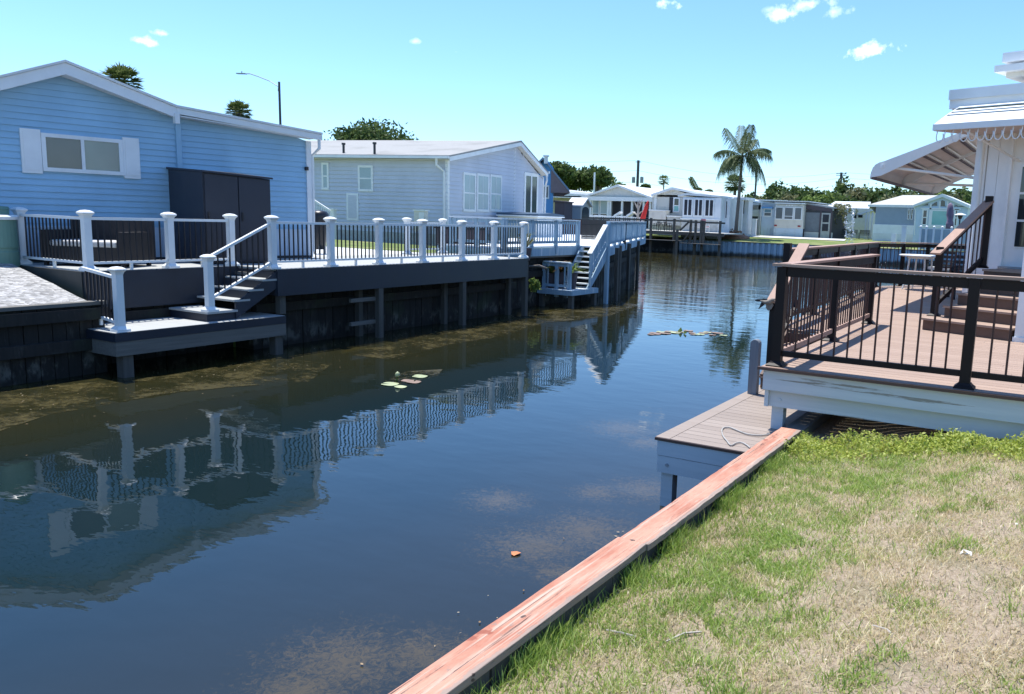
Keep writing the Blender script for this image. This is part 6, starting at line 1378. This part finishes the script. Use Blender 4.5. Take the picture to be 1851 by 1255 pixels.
# ---- big open clamshell awning on the water side wall
ba = thing('awning', 'large raised metal awning with ribbed beige underside on the water side of the white house', 'awning', (-2.2, 15.2, 4.0))
Y0 = 15.0; tipn = GY(1573, 321, Y0); hipn = GY(1598, 292, Y0); topn = GY(1728, 243, Y0); sv = Vector((sin(radians(1.0)), cos(radians(1.0)), 0)); LA = 6.6
wallx = -1.30
topn = topn+(topn-hipn)*.25
prf = [topn, hipn]+[Vector(hipn).lerp(tipn, t)+V(-.05*sin(pi*t), 0, .06*sin(pi*t)) for t in (.2, .4, .6, .8)]+[tipn]
prf = [Vector(p) for p in prf]
m = MB(); low = [p+V(.02, 0, -.02) for p in reversed(prf)]; m.prism(prf+low, tuple(sv*LA)); m.build('awning_panel', awn_under, ba)
def fin(o_, th, nm, lowz):
    m = MB(); lows = [tipn+V(.02, 0, -.0), tipn+V(.18, 0, .03), Vector(hipn).lerp(topn, .22)+V(0, 0, -lowz), Vector(topn)+V(0, 0, -lowz*.45)]
    m.prism([p+o_ for p in prf]+[p+o_ for p in lows], tuple(sv*th)); m.build(nm, white_metal, ba)
fin(-sv*.03, .03, 'end_plate', .20); fin(sv*(LA*.42), .03, 'middle_rib', .13); fin(sv*LA, .03, 'end_plate', .12)
for t in (.16, .38, .60, .82):
    p = Vector(hipn).lerp(topn, t)
    for a_, b_ in ((.10, .40), (.46, .97)):
        MB().beam(p+sv*LA*a_+V(0, 0, -.05), p+sv*LA*b_+V(0, 0, -.05), .06, .05).build('cross_rib', shed_brown, ba); MB().beam(p+sv*LA*a_+V(.05, 0, -.04), p+sv*LA*b_+V(.05, 0, -.04), .04, .03).build('cross_rib', cream, ba)
MB().beam(tipn+V(.05, 0, -.01), tipn+V(.05, 0, -.01)+sv*LA, .10, .03).build('front_lip', shed_brown, ba)
for o_ in (0, LA*.42):
    p = GY(1596, 301, Y0) if o_ == 0 else tipn+V(.1, 0, .05); q = GY(1748, 323, Y0+.25)
    MB().tube([p+sv*o_, Vector((-1.28+.02*o_, q.y, q.z))+sv*o_*.9+V(0, 0, .0)], .025, 8).build('support_arm', white, ba)
MB().lathe(tuple(GY(1596, 301, Y0)-V(0, 0, .03)), [(.05, 0), (.05, .06)], 10).build('arm_joint', white, ba)

# ---- table, chairs, bird
YT2 = 20.6; tt = GY(1665, 461, YT2); tb = thing('patio_table', 'round white patio table on the brown deck beside the dark stair rail', 'table', (tt.x, YT2, RZ))
MB().lathe((tt.x, YT2, tt.z-.04), [(.47, 0), (.49, .015), (.49, .03), (.46, .04)], 28).build('table_top', white, tb)
MB().lathe((tt.x, YT2, tt.z-.09), [(.30, 0), (.30, .05)], 20).build('apron', white, tb)
for k in range(4):
    a_ = k*pi/2+.5; MB().tube([(tt.x+.26*cos(a_), YT2+.26*sin(a_), tt.z-.06), (tt.x+.30*cos(a_), YT2+.30*sin(a_), RZ+.25), (tt.x+.38*cos(a_), YT2+.38*sin(a_), RZ)], .022, 6).build('leg', white, tb)
slat_chair('patio_chair', 'black patio chair with white cushion behind the dark stair rail', GY(1722, 500, 18.6).x, 18.6, RZ, 2.6, black_metal, cush=white)
slat_chair('patio_chair', 'black patio chair against the rear railing beyond the white table', GY(1697, 500, 21.9).x, 21.9, RZ, 2.9, black_metal, cush=white)
YBd = 10.02; b3 = lambda x, y: GY(x, y, YBd); bd = thing('bird', 'grey brown bird with black wing tips flying past the dark deck corner post', 'bird', tuple(b3(1390, 548)))
MB().tube([b3(1401, 541), b3(1397, 542), b3(1391, 546), b3(1385, 547), b3(1379, 545), b3(1374, 543)], [.008, .022, .034, .030, .016, .004], 10).build('body', bird_grey, bd, smooth=True)
m = MB(); m.prism([b3(1394, 545), b3(1386, 546), b3(1384, 556), b3(1388, 562), b3(1394, 559), b3(1398, 552)], (0, .012, 0)); m.build('wing', bird_grey, bd)
m = MB(); m.prism([b3(1387, 541), b3(1379, 540), b3(1375, 549), b3(1371, 559), b3(1378, 554), b3(1384, 549)], (0, .012, 0)); m.build('wing', bird_dark, bd)
m = MB(); m.prism([b3(1380, 541), b3(1368, 541), b3(1364, 543), b3(1368, 545), b3(1379, 546)], (0, .010, 0)); m.build('tail', bird_dark, bd)

# ================================================================== WATER PLANTS, LITTER
def pad(c, r, mat, rot, t, name='lily_pad'):
    m = MB(); pts_ = [(c.x, c.y, c.z)]+[(c.x+r*cos(a_), c.y+r*sin(a_), c.z+.004*sin(3*a_)) for a_ in [rot+.18+(2*pi-.36)*k/20 for k in range(21)]]
    m.poly(pts_+[(x, y, z-.006) for x, y, z in pts_], [tuple(range(22)), tuple(range(43, 21, -1))]+[(i, 22+i, 22+(i+1) % 22, (i+1) % 22) for i in range(22)]); return m.build(name, mat, t)
t1 = thing('water_lily', 'yellow-green water lily pads with a bud beside floating weed', 'water lily', tuple(GZ(720, 692, 0)))
for x, y, r_, mt_ in ((705, 694, .14, lily_top), (759, 680, .13, lily_top), (724, 699, .10, lily_top), (736, 688, .10, lily_rust), (748, 690, .12, lily_rust)): pad(GZ(x, y, .014), r_, mt_, x*.7, t1)
c = GZ(717, 690, 0); MB().tube([(c.x, c.y, 0), (c.x+.02, c.y, .10)], .012, 6).build('stem', bush_green, t1); MB().lathe((c.x+.02, c.y, .08), [(.02, 0), (.045, .03), (.03, .07), (.004, .09)], 8).build('bud', lily_top, t1, smooth=True)
t2 = thing('water_lily', 'reddish lily pads with one upright green leaf in mid canal before the palm reflection', 'water lily', tuple(GZ(1230, 601, 0)))
rr = random.Random(6)
for k in range(24): x = 1176+k*5.6+rr.uniform(-3, 3); pad(GZ(x, 600+abs(k-9)*.25+rr.uniform(-3, 3), .014), rr.uniform(.07, .14), lily_rust if rr.random() < .6 else lily_top, rr.uniform(0, 6), t2)
for x, y, s_ in ((1229, 598, .07), (1238, 601, .05)): c = GZ(x, y+3, 0); m = MB(); m.poly([(c.x-s_, c.y, .02), (c.x, c.y-s_*.4, .0), (c.x+s_, c.y, .04), (c.x+s_*.2, c.y+.02, s_*1.9)], [(0, 1, 2, 3), (3, 2, 1, 0)]); m.build('leaf', bush_green, t2)
lf = GZ(932, 1001, .008); m = MB(); n_ = 10; m.poly([(lf.x+.045*cos(2*pi*k/n_)*(1.0 if k % 3 else .75), lf.y+.045*sin(2*pi*k/n_)*(1.0 if k % 3 else .75), .008+.008*(k % 2)) for k in range(n_)], [tuple(range(n_))]); tag(m.build('fallen_leaf', leaf_rust), 'rust-orange fallen leaf floating near the red plank', 'leaf')
# floating weed mats: thin irregular films of weed on the surface
wmat = MN('floating_weed')
m = wmat; f = m.noise(7, 6, .75); g = m.noise(1.3, 3); m.col(m.ramp(m.noise(18, 4), ((.3, (.028, .025, .008)), (.7, (.10, .080, .024))))); m.rough(.35)
m.L.new(m.math('MULTIPLY', m.step(m.math('ADD', m.math('MULTIPLY', f, .6), m.math('MULTIPLY', g, .55)),   .52, .68), .75), m.b.inputs['Alpha'])
def weed(outline, label):
    n_ = len(outline); return tag(MB().poly([(p.x, p.y, .006) for p in outline], [tuple(range(n_))]).build('pond_weed', wmat.m), label, 'pond weed', kind='stuff')
weed([GZ(x, y, 0) for x, y in ((-60, 715), (60, 700), (190, 690), (300, 680), (470, 650), (540, 652), (600, 658), (560, 690), (420, 700), (300, 712), (180, 735), (90, 750), (-60, 800))], 'olive-brown weed floating along the foot of the left bulkhead')
weed([GZ(x, y, 0) for x, y in ((620, 640), (700, 622), (800, 598), (930, 575), (1010, 562), (1120, 545), (1155, 552), (1100, 572), (980, 585), (900, 610), (820, 622), (700, 650))], 'yellow-brown weed patches below the middle of the charcoal deck')
weed([GZ(x, y, 0) for x, y in ((735, 672), (800, 668), (790, 682), (745, 692), (700, 696), (705, 684))], 'weed raft around the yellow-green lily pads')

def litterbit(x, y, s_, label, zz=.93, mat=None):
    c = GZ(x, y, zz); c = Vector((c.x, c.y, float(zl(c.x, c.y)))); rr = random.Random(int(x)); m = MB(); pts_ = [(c.x+rr.uniform(-s_, s_), c.y+rr.uniform(-s_, s_), c.z+rr.uniform(.01, s_*1.3)) for _ in range(8)]
    m.poly(pts_, [(0, 1, 2), (1, 2, 3), (2, 3, 4), (3, 4, 5), (4, 5, 6), (5, 6, 7), (0, 3, 6), (1, 4, 7)]); tag(m.build('litter', mat or litter), label, 'litter')
litterbit(1745, 1005, .034, 'crumpled white scrap lying in the dry grass at the right')
litterbit(1838, 950, .016, 'small white scrap near the right edge of the lawn')
def twig(pts_, label, r=.004, zz=.9, mat=None):
    P_ = [];
    for i, (x, y) in enumerate(pts_): c = GZ(x, y, zz); P_.append(Vector((c.x, c.y, float(zl(c.x, c.y))+.016+.006*(i % 2))))
    tag(MB().tube(P_, r, 5).build('twig', mat or pale_bark), label, 'twig')
twig([(1098, 1079), (1125, 1086), (1152, 1092)], 'pale broken stick beside the red plank', .005, .85)
twig([(1208, 1092), (1240, 1087), (1271, 1083)], 'pale flat stick in the middle of the dry lawn', .005, .9)
twig([(1580, 1108), (1605, 1120), (1612, 1126)], 'short pale twig below the middle of the lawn', .004, .93)

# ================================================================== GRASS
def inlawn(x, y): return (x > -2.03) & (y < 7.75)
def uni(x0_, x1_, y0_, y1_, dens=None):
    def f(rng, n):
        out_ = np.zeros((0, 2))
        while len(out_) < n:
            x = rng.uniform(x0_, x1_, n); y = rng.uniform(y0_, y1_, n); k = inlawn(x, y)
            if dens is not None: k &= rng.random(n) < dens(x, y)
            out_ = np.concatenate([out_, np.stack([x[k], y[k]], 1)])
        return out_[:n]
    return f
def fn(x, y, s_): return .5+.25*(np.sin(x*s_*1.7+1.3*np.sin(y*s_))+np.sin(y*s_*1.3+1.7*np.sin(x*s_*.8)+1))
def clumpd(x, y): return .15+.85*(fn(x, y, 4.1)*fn(y, x, 9.3))**.8
gz_ = lambda x, y: zl(x, y)-.004
def ty(o, lab, cat='grass'): return tag(o, lab, cat, kind='stuff')
ty(blades('dry_grass', uni(-2.0, 1.0, 1.2, 7.7, clumpd), 105000, .016, .055, .0025, straw, 1, gz_, lean=1.5), 'short dry straw-coloured lawn grass')
def greend(x, y):
    g1 = np.exp(-((x+1.45)**2/.10+(y-4.4)**2/.9)); g2 = np.exp(-((x+1.15)**2/.22+(y-2.1)**2/.5)); e_ = np.exp(-(x+2.03)/.13); g3 = .5*np.exp(-((x+1.2)**2/.35+(y-6.6)**2/.9)); return np.clip((g1*.9+g2*.55+g3*.7)*(.15+.85*(fn(y, x, 9) > .45))+e_*.6+.85*np.clip(fn(x, y, 6.0)-.45, 0, 1)**1.5*(fn(y, x, 17) > .4), 0, 1)
ty(blades('green_grass', uni(-2.0, 1.0, 1.2, 7.7, greend), 48000, .022, .07, .0030, greenblade, 2, gz_, lean=1.3), 'fresh green grass growing in patches and along the plank')
def edged(x, y): return np.exp(-(x+2.03)/.05)*(.10+.9*(fn(x*0+1, y, 5.3) > .62))
ty(blades('edge_grass', uni(-2.03, -1.6, 1.2, 7.7, edged), 4200, .06, .15, .0028, greenblade, 3, gz_, lean=.8), 'long tufts of grass leaning against the red plank')
# yellow-green creeper along the foot of the upper deck
def creep(rng, n):
    x = rng.uniform(-2.0, 2.6, n); y = 7.72-np.abs(rng.normal(0, .20, n))*(1+.5*(x < -1.2)); return np.stack([x, np.clip(y, 6.4, 7.85)], 1)
rng = np.random.default_rng(31); ns = 3400; xy = creep(rng, ns); xs, ys_ = xy[:, 0], xy[:, 1]; hh = rng.uniform(.05, .17, ns)*(.5+.7*fn(xs, ys_, 5)); Pc = []
for i in range(9): t = (i+1)/9; Pc.append(np.stack([xs+rng.normal(0, .008, ns)+t*rng.normal(0, .012, ns), ys_+rng.normal(0, .008, ns), zl(xs, ys_)+hh*t], 1))
Pc = np.concatenate(Pc); rng.shuffle(Pc)
ty(add_leaves('creeping_plant', Pc, .016, succulent, None, rng, aspect=.42), 'yellow-green creeping plants along the foot of the upper deck', 'ground cover')

# scattered dead leaves and clippings on the lawn, and bits floating on the canal
def flatbits(name, label, cat, pts_, size, mat, seed, tilt=.35):
    rng = np.random.default_rng(seed); n = len(pts_); a_ = rng.uniform(0, 2*pi, n); s1 = size*rng.uniform(.5, 1.4, n); s2 = s1*rng.uniform(.25, .6, n)
    u_ = np.stack([np.cos(a_), np.sin(a_), rng.normal(0, tilt, n)], 1)*s1[:, None]; v_ = np.stack([-np.sin(a_), np.cos(a_), rng.normal(0, tilt, n)], 1)*s2[:, None]
    q = np.stack([pts_-u_, pts_-v_, pts_+u_, pts_+v_], 1); return tag(fastmesh(name, q.reshape(-1, 3), np.arange(4*n).reshape(n, 4), mat), label, cat, kind='stuff')
rng = np.random.default_rng(44); n = 700; x = rng.uniform(-1.98, .9, n); y = rng.uniform(1.3, 7.6, n)
deadleaf = leaves('dead_leaf_bits', ((.2, (.16, .10, .05)), (.5, (.34, .25, .15)), (.9, (.62, .54, .40))), .1)
flatbits('leaf_litter', 'small dead leaves and clippings scattered over the lawn', 'leaf litter', np.stack([x, y, zl(x, y)+.022], 1), .011, deadleaf, 3)
n = 420; t = rng.uniform(0, 1, n); x = -13.2+np.abs(rng.normal(0, 1.3, n)); y = rng.uniform(4, 24, n)
x2 = -2.4-np.abs(rng.normal(0, .5, 90)); y2 = rng.uniform(2, 6.6, 90); x = np.concatenate([x, x2]); y = np.concatenate([y, y2])
flatbits('floating_debris', 'tiny leaves and scum bits floating along both bulkheads', 'debris', np.stack([x, y, np.full(len(x), .012)], 1), .013, deadleaf, 5, .05)
